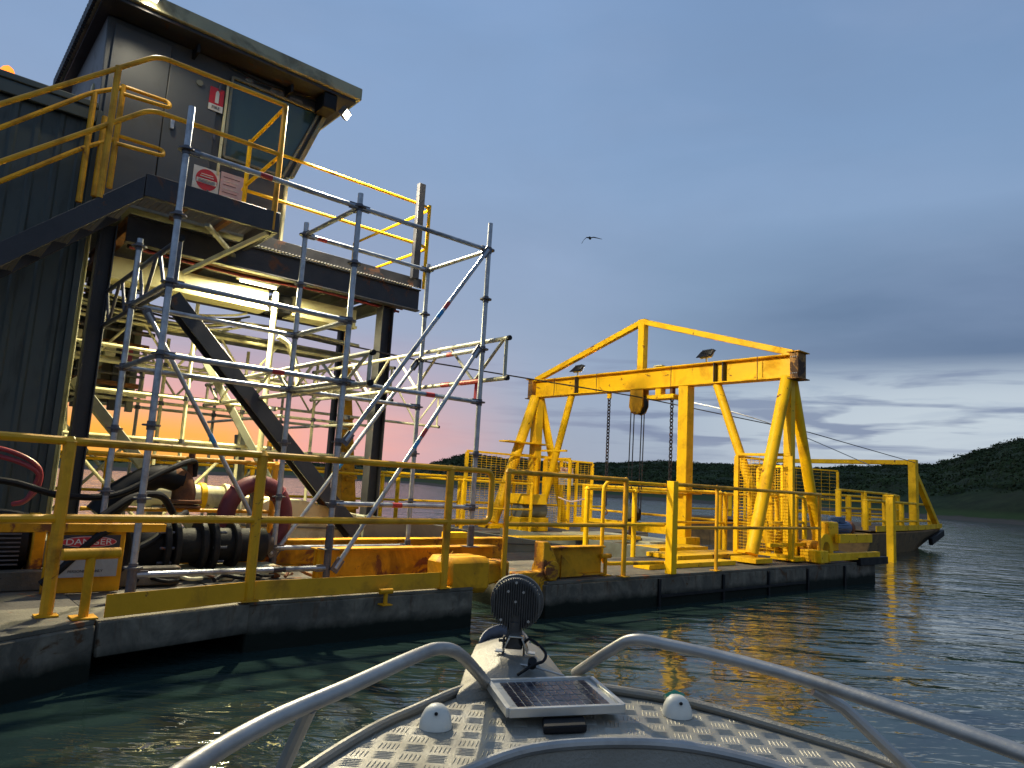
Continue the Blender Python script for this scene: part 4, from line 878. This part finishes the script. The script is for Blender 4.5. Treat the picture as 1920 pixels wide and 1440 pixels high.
# winch at right end
wn=thing('anchor_winch','yellow anchor winch bed at the right end of the raft','winch',(9.6,.3,DK))
MB().box((8.9,10.75),(-.02,.08),(DK+.04,DK+.15)).build('bed_rail',YEL,wn,.006); MB().box((9.2,10.9),(.9,1.0),(DK+.04,DK+.15)).build('bed_rail',YEL,wn,.006)
MB().prism([(9.9,.3),(10.98,.3),(10.98,.42),(9.9,.42)],-.06,1.2,1).build('overhang_plate',BLACK,wn,.006)
MB().box((9.35,10.55),(.02,.10),(DK+.30,DK+.44)).build('front_beam',YEL,wn,.006)
MB().cyl((9.1,.12,DK+.20),(9.1,.85,DK+.20),.12,seg=20).build('drum',YELR,wn); 
for b in (.12,.85): MB().cyl((9.1,b,DK+.20),(9.1,b+.03,DK+.20),.24,seg=24).build('drum_flange',YEL,wn)
MB().box((9.30,9.62),(.16,.46),(DK+.16,DK+.62)).build('gearbox',YEL,wn,.02)
MB().cyl((9.66,.3,DK+.52),(10.18,.3,DK+.52),.115,seg=20).build('motor',BLUEM,wn,.01); mb=MB()
for k in range(14): q=2*PI*k/14; mb.bar((9.7,.3+.118*math.cos(q),DK+.52+.118*math.sin(q)),(10.05,.3+.118*math.cos(q),DK+.52+.118*math.sin(q)),.008,.02,up=(0,math.cos(q),math.sin(q)))
mb.build('motor_fin',BLUEM,wn,split=True); MB().cyl((10.18,.3,DK+.52),(10.28,.3,DK+.52),.125,seg=20).build('fan_cover',RUSTM,wn,.01)
MB().box((9.75,9.95),(.2,.4),(DK+.60,DK+.70)).build('terminal_box',BLUEM,wn,.01)
MB().box((8.6,8.85),(-.03,.3),(DK+.02,DK+.2)).build('end_block',YEL,wn,.01)
pb=thing('deck_platform','yellow chequer deck plates around the foot of the spud column','deck plates',(7,1,DK))
for a0,a1,b0,b1_,z in ((6.4,8.3,.95,1.5,DK+.02),(5.0,6.9,.35,.6,DK+.012),(6.9,8.2,1.65,2.1,DK+.05),(5.2,8.1,2.95,3.25,DK+.10)):
    MB().box((a0,a1),(b0,b1_),(z-.01,z+.05)).build('plate',YEL,pb,.004)
cx_=thing('cross_girder','pale grey cross walkway spanning the well under the hoist ropes','walkway',(7,4,DK))
MB().box((6.8,8.4),(1.56,5.2),(DK-.12,DK+.02)).build('deck',CREAM,cx_,.006); MB().box((6.75,6.80),(1.56,5.2),(DK-.2,DK+.10)).build('edge_beam',CREAMG,cx_,.004); MB().box((8.4,9.6),(3.0,5.2),(DK-.10,DK+.04)).build('deck',CREAM,cx_,.006)
MB().bar((8.7,2.7,.62),(8.7,5.1,.62),.10,.16).build('yellow_beam',YEL,cx_,.004)
mu=thing('anchor_motor','yellow hooded winch motor between the far gantry legs','motor',(7.6,5.6,DK)); MB().cyl((7.5,5.6,.78),(8.2,5.6,.78),.17,seg=20).build('casing',CREAMG,mu,.01); MB().prism([(5.35,.90),(5.85,.90),(5.78,1.10),(5.42,1.10)],7.45,8.1,0).build('hood',YEL,mu,.01); MB().box((7.45,8.2),(5.4,5.8),(DK+.02,.64)).build('bed',YEL,mu,.01)
MB().box((3.4,6.9),(2.95,5.15),(-.2,.12)).build('well_floor',DARK,cx_)
# warning tape between posts
wt=thing('barrier_tape','red and white barrier tape tied between rails in front of the water','tape',(6.2,3.2,1.15)); MB().tube(spline([(7.6,4.55,1.08),(7.65,4.25,1.02),(7.7,3.9,1.10)]),.012,6).build('tape',SIGNP,wt)
# cable across
wc=thing('anchor_cable','thin steel cable running from the dredge over the gantry to the far barge','cable',(1.0,3,2.9))
MB().tube([(.8,3.0,2.93),(3.28,3.0,2.88),(7.9,3.0,2.96),(14.4,3.0,2.90),(21.6,3.2,2.62)],.011,6).build('wire',ROPE,wc)
wl=thing('bright_cable','slack pale rope dropping from the trolley behind the right leg','cable',(GA,2.6,2.95)); MB().tube(spline([(GA,2.62,2.97),(9.6,2.2,2.86),(11.5,2.0,2.66),(16,2.2,2.2)]),.009,6).build('rope',SIGNW,wl)

# ================================================================ far barge
FA=lambda a,b,z:(a,b,z)
fb=thing('anchor_barge','small rusty barge with bow frame moored beyond the right end of the raft','barge',(20,3.4,.3))
mb=MB(); tp=[(16.2,2.3,.58),(21.6,3.0,.58),(24.2,3.4,.62),(24.2,8.2,.62),(16.2,8.2,.58)]; bt_=[(16.4,2.7,-.4),(21.0,3.3,-.4),(22.0,3.8,-.4),(22.0,8.0,-.4),(16.4,8.0,-.4)]; A_=[mb.bm.verts.new(q) for q in tp]; B_=[mb.bm.verts.new(q) for q in bt_]; mb.bm.faces.new(A_); mb.bm.faces.new(B_[::-1]); [mb.bm.faces.new((A_[i],B_[i],B_[(i+1)%5],A_[(i+1)%5])) for i in range(5)]; RUSTK=mat('rusty_barge_side',(.20,.125,.05),.8,0,.35,2.5,bump=.4,rust=.3,dirt=.5,dirtc=(.05,.035,.02)); mb.build('hull',RUSTK,fb,.02); MB().bar((22.5,3.15,.25),(24.25,3.38,.50),.12,.22).build('fender',BLACK,fb,.02); MB().bar((16.3,2.27,.70),(21.6,2.97,.70),.02,.14).build('toe_plate',YEL,fb); MB().bar((21.6,2.97,.70),(24.15,3.36,.73),.02,.14).build('toe_plate',YEL,fb)
MB().prism([(16.3,2.4),(24.0,3.5),(24.0,8.1),(16.3,8.1)],.625,.645).build('deck_plate',mat('rust_deck',(.16,.10,.045),.8,0,.3,3,bump=.3),fb)
fr_=thing('barge_frame','square yellow goal-post frame on the far barge','frame',(21.6,3.3,.3))
MB().box((21.50,21.72),(3.18,3.40),(.645,2.72)).build('post',YEL,fr_,.01); MB().box((21.52,21.70),(3.41,7.99),(2.56,2.70)).build('top_beam',YEL,fr_,.01); MB().box((21.5,21.72),(8.0,8.2),(.645,2.7)).build('post',YEL,fr_,.01)
MB().bar((21.75,3.3,2.3),(23.95,3.42,.66),.16,.16).build('raking_leg',YEL,fr_,.01)
lastp=[(16.5,2.6),(21.5,3.2),(24.1,3.7)]
rail('handrail','yellow handrail along the near side of the far barge',lastp,[(16.5,2.6),(18.2,2.8),(20,3.05),(24.1,3.7)],1.38,.86,base=.64,m=YEL,r=.035,rp=.07,foot=False)
rail('handrail','yellow handrail along the far side of the far barge',[(16.5,7.8),(24.1,8.0),(24.1,3.7)],[(16.5,7.8),(18.9,7.9),(21.3,7.9),(24.1,8.0),(24.1,5.8)],1.38,.86,base=.64,m=YEL,r=.035,rp=.07,foot=False)
rail('handrail','stepped yellow handrail inside the far barge',[(17.2,5.2),(19.2,4.2),(22.4,4.3)],[(17.2,5.2),(19.2,4.2),(20.8,4.3),(22.4,4.3)],1.5,1.0,base=.64,m=YEL,r=.035,rp=.08,foot=False)
rail('handrail','middle yellow handrail on the far barge between its near and far sides',[(17.0,3.5),(20.3,3.6),(23.6,4.5)],[(17.0,3.5),(18.7,3.55),(20.3,3.6),(22.0,4.0),(23.6,4.5)],1.62,1.15,base=.64,m=YEL,r=.035,rp=.075,foot=False)
fp=thing('mooring_pile','lone yellow mooring pile standing in the water before the barge','pile',(15.6,2.0,0)); MB().box((15.53,15.69),(1.58,1.74),(-.6,1.50)).build('shaft',YEL,fp,.01); MB().box((15.50,15.72),(1.55,1.77),(1.50,1.53)).build('cap',YEL,fp)
guard('mesh_guard','round-cornered mesh guard standing on the far barge',(16.6,6.0),(19.4,4.6),.65,2.2,m=YEL,pitch=.12)

# ================================================================ BOAT
bt=thing('aluminium_boat','aluminium boat bow with chequer-plate foredeck in the foreground','boat',(.1,1.6,.0),fr=WORLD)
GL=[(-.035,2.02),(-.105,1.925),(-.19,1.77),(-.262,1.63),(-.342,1.40),(-.43,1.05),(-.52,.55),(-.57,0),(-.57,-1.6)]
GRt=[(.205,2.06),(.33,2.03),(.525,1.945),(.725,1.76),(.87,1.575),(1.02,1.2),(1.14,.6),(1.18,0),(1.18,-1.6)]
def gz(y): return .730+max(0,(y-1.2))*.012
gl=spline([(x,y,gz(y)) for x,y in GL],6); gr=spline([(x,y,gz(y)) for x,y in GRt],6)
MB().tube(gl,.0125,10).build('gunwale',ALU,bt); MB().tube(gr,.0125,10).build('gunwale',ALU,bt)
# hull skin
BOWT=(.048,2.50)
bm=MB(); gw=[Vector((q.x,q.y,q.z-.01)) for q in gl[::-1]]+[Vector((-.02,2.30,.735)),Vector((BOWT[0],2.50,.735)),Vector((.14,2.32,.735))]+[Vector((q.x,q.y,q.z-.01)) for q in gr]
rows=[]
cxl=lambda y:.30-.28*max(0,min(1,(y-1.0)/1.5))
for f,zf,sh_ in ((0,1,1),(.35,.62,.93),(.7,.22,.80),(1,-.12,.45)):
    row=[]
    for q in gw:
        y2=q.y-.30*f*max(0,(q.y-.8))/1.7; c0=cxl(q.y); row.append(bm.bm.verts.new((c0+(q.x-c0)*sh_,y2,q.z*zf if zf>0 else zf)))
    rows.append(row)
for A_,B_ in zip(rows,rows[1:]):
    for i in range(len(A_)-1): bm.bm.faces.new((A_[i],A_[i+1],B_[i+1],B_[i]))
hullo=bm.build('hull',ALU,bt)
so_=hullo.modifiers.new('t','SOLIDIFY'); so_.thickness=.004
# coaming curve (arch)
CO=[(-.36,.75),(-.27,1.02),(-.16,1.27),(-.05,1.445),(.08,1.585),(.26,1.655),(.445,1.655),(.63,1.545),(.79,1.34),(.92,1.05),(1.0,.75)]
ZD=.728
co=spline([(x,y,ZD) for x,y in CO],5)
# deck plate: fan between coaming and gunwale outline
outl=[Vector((q.x,q.y,ZD)) for q in gl[:31][::-1]]+[Vector((.0,2.06,ZD+.004)),Vector((.09,2.08,ZD+.004)),Vector((.16,2.08,ZD+.004))]+[Vector((q.x,q.y,ZD)) for q in gr[:31]]
m_=len(co); mb=MB(); va=[mb.bm.verts.new(q) for q in co]
def resamp(P,n):
    L=[0]
    for a_,b2 in zip(P,P[1:]): L.append(L[-1]+(b2-a_).length)
    o_=[]; j=0
    for i in range(n):
        t_=L[-1]*i/(n-1)
        while j<len(L)-2 and L[j+1]<t_: j+=1
        f=(t_-L[j])/max(1e-6,L[j+1]-L[j]); o_.append(P[j].lerp(P[j+1],f))
    return o_
ol=resamp(outl,m_); vb=[mb.bm.verts.new(q) for q in ol]
for i in range(m_-1): mb.bm.faces.new((va[i],va[i+1],vb[i+1],vb[i]))
deck=mb.build('foredeck',ALUT,bt)
# tread bars
def inside(x,y,poly):
    c=False; n=len(poly)
    for i in range(n):
        x1,y1=poly[i]; x2,y2=poly[i-1]
        if (y1>y)!=(y2>y) and x<(x2-x1)*(y-y1)/(y2-y1)+x1: c=not c
    return c
poly=[(q.x,q.y) for q in co]+[(q.x,q.y) for q in outl[::-1]]
mb=MB(); PT=.0345; ang=R(-3); ca,sa=math.cos(ang),math.sin(ang)
for i in range(-22,34):
    for j in range(-6,38):
        gx,gy=i*.0535,.7+j*.0495
        x=.2+ca*(gx-.2)-sa*(gy-1.5); y=1.5+sa*(gx-.2)+ca*(gy-1.5)
        if not inside(x,y,poly) : continue
        if min((Vector((x,y,ZD))-q).length for q in ol)<.024 or min((Vector((x,y,ZD))-q).length for q in co)<.022: continue
        vert=(i+j)%2
        for k in range(5):
            o_=(k-2)*(.0072 if vert else .0082); Lh=.0195 if vert else .0225
            dx_,dy_=((o_*1.25,0) if vert else (0,o_)); ex,ey=((.0015,Lh) if vert else (Lh,.001))
            pc=Vector((x+ca*dx_-sa*dy_,y+sa*dx_+ca*dy_,ZD)); e_=Vector((ca*ex-sa*ey,sa*ex+ca*ey,0)); s2_=Vector((-e_.y,e_.x,0)).normalized()*.0018
            A_=[mb.bm.verts.new(pc+q) for q in (-e_,-e_*.5-s2_,e_*.5-s2_,e_,e_*.5+s2_,-e_*.5+s2_)]; T_=[mb.bm.verts.new(pc+q+Vector((0,0,.0015))) for q in (-e_*.6,e_*.6)]
            mb.bm.faces.new((A_[0],A_[1],T_[0])); mb.bm.faces.new((A_[1],A_[2],T_[1],T_[0])); mb.bm.faces.new((A_[2],A_[3],T_[1])); mb.bm.faces.new((A_[3],A_[4],T_[1])); mb.bm.faces.new((A_[4],A_[5],T_[0],T_[1])); mb.bm.faces.new((A_[5],A_[0],T_[0]))
mb.build('tread_bars',ALUT,deck,smooth=False)
# coaming lip and inner skirt
MB().tube([q+Vector((0,0,.001)) for q in co],.012,10).build('coaming',ALUP,bt)
mb=MB(); prevs=None
for lvl,(dz_,inn) in enumerate(((-.004,.0),(-.05,-.012),(-.052,-.03),(-.13,-.035),(-.135,-.05),(-.45,-.06))):
    row=[]
    for i,q in enumerate(co):
        c0=Vector((.30,.9,0)); d=(Vector((q.x,q.y,0))-c0).normalized(); row.append(mb.bm.verts.new(Vector((q.x,q.y,ZD+dz_))+d*inn))
    if prevs:
        for i in range(len(row)-1): mb.bm.faces.new((prevs[i],prevs[i+1],row[i+1],row[i]))
    prevs=row
mb.build('coaming_skirt',ALU,bt,ang=25)
MB().prism([(-.5,-1.6),(1.1,-1.6),(1.05,.6),(.7,1.3),(.35,1.5),(0,1.3),(-.4,.6)],.16,.19).build('floor',ALU,bt)
MB().box((-.5,1.1),(-1.62,-1.58),(.0,.75)).build('transom',ALU,bt)
# bow cap
mb=MB(); cap=[(-.095,1.885),(-.088,2.18),(-.068,2.36),(-.02,2.46),(.045,2.495),(.105,2.45),(.152,2.33),(.20,2.12),(.225,2.045),(.09,2.0)]
top=[mb.bm.verts.new((x,y,.745+.022*(y>2.3))) for x,y in cap]; cv=[mb.bm.verts.new((.06+(x-.06)*.35,y*.6+2.22*.4,.792)) for x,y in cap]; bot=[mb.bm.verts.new((x*.9,y-.03,.60)) for x,y in cap]
n=len(cap)
for i in range(n): mb.bm.faces.new((top[i],top[(i+1)%n],cv[(i+1)%n],cv[i])); mb.bm.faces.new((bot[i],bot[(i+1)%n],top[(i+1)%n],top[i]))
mb.bm.faces.new(cv); cp=mb.build('bow_cap',ALU,bt,.004,ang=50)
mb=MB(); arc=[Vector((.025+.085*math.cos(q),2.36+.12*math.sin(q),.765+.012*math.sin(q))) for q in [PI*k/12 for k in range(13)]]
lo_=[mb.bm.verts.new(q-Vector((0,0,.03))) for q in arc]; hi=[mb.bm.verts.new(q+Vector((0,0,.035*math.sin(PI*(i+.5)/13)))) for i,q in enumerate(arc)]
for i in range(12): mb.bm.faces.new((lo_[i],lo_[i+1],hi[i+1],hi[i]))
o=mb.build('bow_lip',GALVD,cp); so_=o.modifiers.new('t','SOLIDIFY'); so_.thickness=.006
MB().tube(spline([(-.03,1.99,.775),(.03,2.075,.782),(.10,2.06,.782),(.19,2.05,.765)],5),.003,6).build('weld_bead',ALUP,cp)
# rails
rl=spline([(-.43,.72,.885),(-.395,.96,.90),(-.347,1.155,.905),(-.266,1.345,.91),(-.165,1.60,.915),(-.125,1.655,.917),(-.09,1.70,.90),(-.055,1.80,.845),(-.018,1.955,.765)],6)
rr_=spline([(1.0,.75,.88),(.93,1.08,.89),(.865,1.25,.90),(.70,1.535,.91),(.57,1.70,.915),(.42,1.82,.92),(.345,1.865,.918),(.30,1.92,.88),(.225,2.085,.775)],6)
rl=[q-Vector((0,0,.010)) for q in rl]; rr_=[q-Vector((0,0,.010)) for q in rr_]; ro=MB().tube(rl,.0145,12).build('bow_rail',ALUP,bt,label='left-hand tube rail of the boat bow'); MB().tube([(-.307,1.255,.890),(-.37,1.335,.745)],.0125,10).build('rail_leg',ALUP,ro)
ro=MB().tube(rr_,.0145,12).build('bow_rail',ALUP,bt,label='right-hand tube rail of the boat bow'); MB().tube([(.674,1.571,.886),(.73,1.558,.858),(.862,1.545,.745)],.0135,10).build('rail_leg',ALUP,ro)
# nav lights
def nav(x,y,label,lens=None,tilt=0):
    t_=thing('navigation_light',label,'light',(x,y,ZD),fr=WORLD,group='navigation lights on the foredeck')
    mb=MB(); m=20; prof=[(.037,0),(.037,.007),(.034,.022),(.027,.036),(.017,.045),(.006,.048),(0.0005,.0485)]
    rings=[[mb.bm.verts.new((x+r_*math.cos(2*PI*k/m)*1.0,y+r_*math.sin(2*PI*k/m)*(1.25 if math.sin(2*PI*k/m)>0 else .95)+z*.12,ZD+.001+z)) for k in range(m)] for r_,z in prof]
    for A_,B_ in zip(rings,rings[1:]):
        for k in range(m): mb.bm.faces.new((A_[k],A_[(k+1)%m],B_[(k+1)%m],B_[k]))
    mb.bm.faces.new(rings[-1]); mb.build('cover',WHITE,t_,ang=60)
    MB().cyl((x+.002,y-.021,ZD+.036),(x+.002,y-.028,ZD+.038),.004,seg=8).build('screw',BLACK,t_)
    if lens: MB().tube([(x-.022,y+.030,ZD+.030),(x,y+.036,ZD+.040),(x+.02,y+.032,ZD+.032)],.014,8).build('lens',lens,t_)
nav(-.128,1.69,'white dome navigation light left of the solar panel'); nav(.462,1.875,'white dome navigation light with green lens right of the solar panel',GREENL)
# solar panel
sp2=thing('solar_panel','small framed solar panel lying on the chequer-plate foredeck','solar panel',(.14,1.75,ZD),fr=WORLD)
c0,c1,c2,c3=[Vector(q) for q in ((.036,1.712,.762),(.312,1.797,.762),(.262,2.035,.762),(-.018,1.945,.762))]
def P4(u,v,dz_=0): q=(c0.lerp(c1,u)).lerp(c3.lerp(c2,u),v); return Vector((q.x,q.y,q.z+dz_))
mb=MB()
for A_,B_ in (((0,0),(1,0)),((1,0),(1,1)),((1,1),(0,1)),((0,1),(0,0))):
    a_=P4(*A_); b2=P4(*B_); mb.bar(a_,b2,.013,.020)
mb.build('frame',mat('anodised_frame',(.55,.54,.50),.35,.6,.06,20),sp2,.001)
MB().quad(P4(.01,.01,.004),P4(.99,.01,.004),P4(.99,.99,.004),P4(.01,.99,.004)).build('backing',CELLB,sp2,smooth=False)
mb=MB(); NX,NY=11,5
for i in range(NX):
    for j in range(NY):
        u0_,u1=.09+.82*(i+.05)/NX,.09+.82*(i+.95)/NX; v0,v1=.06+.88*(j+.05)/NY,.06+.88*(j+.95)/NY
        mb.quad(P4(u0_,v0,.0052),P4(u1,v0,.0052),P4(u1,v1,.0052),P4(u0_,v1,.0052))
mb.build('cells',CELL,sp2,smooth=False)
MB().prism([(.115,1.675),(.215,1.705),(.215,1.77),(.115,1.74)],ZD+.003,ZD+.020).build('mounting_bracket',BLACK,sp2,.003)
MB().cyl((.075,1.86,ZD+.0),(.075,1.86,ZD+.035),.02).build('standoff',BLKAL,sp2)
# spotlight
lx,ly=.052,2.06; LC=Vector((.056,2.055,0)); 
d=Vector((.10,1.0,.02)).normalized(); s_=d.cross(Vector((0,0,1))).normalized(); u=s_.cross(d)
LC=Vector((.049,2.15,.935))
lx,ly=.054,2.14; bl=thing('bow_spotlight','round finned black spotlight seen from behind on the boat bow','spotlight',(lx,ly,.80),fr=WORLD)
def ring(mb,cen,ax,prof,seg=40):
    rings=[]
    for r_,h_ in prof: rings.append([mb.bm.verts.new(cen+ax*h_+(s_*math.cos(2*PI*k/seg)+u*math.sin(2*PI*k/seg))*r_) for k in range(seg)])
    for A_,B_ in zip(rings,rings[1:]):
        for k in range(seg): mb.bm.faces.new((A_[k],A_[(k+1)%seg],B_[(k+1)%seg],B_[k]))
    mb.bm.faces.new(rings[0][::-1]); mb.bm.faces.new(rings[-1]); return mb
ring(MB(),LC,d,[(.060,-.012),(.070,-.004),(.072,.02),(.078,.022),(.080,.032),(.078,.042),(.070,.044)]).build('housing',BLKAL,bl,ang=30)
mb=MB()
for k in range(21):
    xx=(k-10)*.0068; hh=math.sqrt(max(0,.0755**2-xx**2))
    c=LC+s_*xx-d*.017
    lo2=-hh if abs(xx)>.012 else -.032
    mb.bar(c+u*lo2,c+u*hh,.0022,.014,up=d)
mb.build('cooling_fins',BLKAL,bl)
mb=MB()
for x_,y_ in ((0,.062),(-.022,.036),(.022,.036),(0,.008),(-.04,-.045),(.04,-.045)): c=LC+s_*x_+u*y_-d*.020; mb.tube([c,c-d*.006],.004,8)
mb.build('screw',ALUP,bl,split=True)
MB().bar(LC-u*.05-d*.004,LC-u*.128-d*.004,.038,.022,up=d,w1=.052).build('neck',BLKAL,bl,.004)
mb=MB(); 
for q in (-1,1): mb.bar(LC+s_*q*.030-u*.095,LC+s_*q*.030-u*.150,.005,.028,up=d)
mb.bar(LC-s_*.033-u*.150,LC+s_*.033-u*.150,.028,.005,up=u); mb.tube([LC-s_*.045-u*.108,LC+s_*.035-u*.108],.005,8); mb.build('yoke',BLKAL,bl,.001)
mb=MB(); zb=.800
for q in (-1,1):
    mb.bar(Vector((lx,ly,0))+s_*q*.036+Vector((0,0,zb+.003)),Vector((lx,ly,0))+s_*q*.018+Vector((0,-.01,zb+.045)),.030,.004,up=s_)
    mb.bar(Vector((lx,ly,zb+.001))+s_*q*.036,Vector((lx,ly,zb+.001))+s_*q*.058,.032,.004)
mb.bar(Vector((lx,ly-.01,zb+.046))-s_*.02,Vector((lx,ly-.01,zb+.046))+s_*.02,.030,.004); mb.build('bracket',mat('bracket_aluminium',(.60,.58,.52),.3,.9,.1,10),bl,.001)
MB().tube(spline([LC-u*.06-d*.0+s_*.012,LC-u*.11-d*.02+s_*.022,Vector((.094,2.12,.842)),Vector((.135,2.09,.818)),Vector((.132,2.05,.802)),Vector((.10,2.03,.792)),Vector((.06,2.01,.77))],6),.0042,8).build('cable',BLACK,bl)
MB().cyl((.10,2.055,.785),(.10,2.04,.802),.012).build('cable_gland',BLACK,bl)

# ================================================================ bird
bd=thing('seagull','lone gull gliding in the open sky','bird',(2.6,24,11.2),fr=WORLD)
C=Vector((0,0,0)); ray=(rv*((1106-960)/F)+uv*((720-446)/F)+fw); C=Vector((0,0,CZ))+ray*26; bd.matrix_world=Matrix.Translation(C); bd['_o']=[0,0,0]
BIRD=mat('gull_plumage',(.12,.12,.115),.8,0,.3,10)
sk=MB(); sk.tube([(-.06,-.16,-.03),(-.03,-.08,-.01),(0,0,0),(.02,.10,.01),(.03,.17,.015),(.04,.22,.01)],[.008,.035,.05,.045,.028,.006],10); sk.build('body',BIRD,bd)
for sgn,pts in ((1,[(0,.02,.01),(.14,.03,.05),(.30,-.01,.01),(.44,-.06,-.03)]),(-1,[(0,.02,.01),(-.12,.03,.03),(-.22,.0,-.08),(-.30,-.05,-.24)])):
    mb=MB(); ch=[.13,.12,.08,.01]; A_=[];B_=[]
    for (x,y,z),c in zip(pts,ch): A_.append(mb.bm.verts.new((x,y+c*.4,z))); B_.append(mb.bm.verts.new((x,y-c*.6,z-.012)))
    for i in range(3): mb.bm.faces.new((A_[i],A_[i+1],B_[i+1],B_[i]))
    o=mb.build('wing',BIRD,bd); m=o.modifiers.new('t','SOLIDIFY'); m.thickness=.012
for o in bpy.data.objects:
    if '_o' in o: del o['_o']
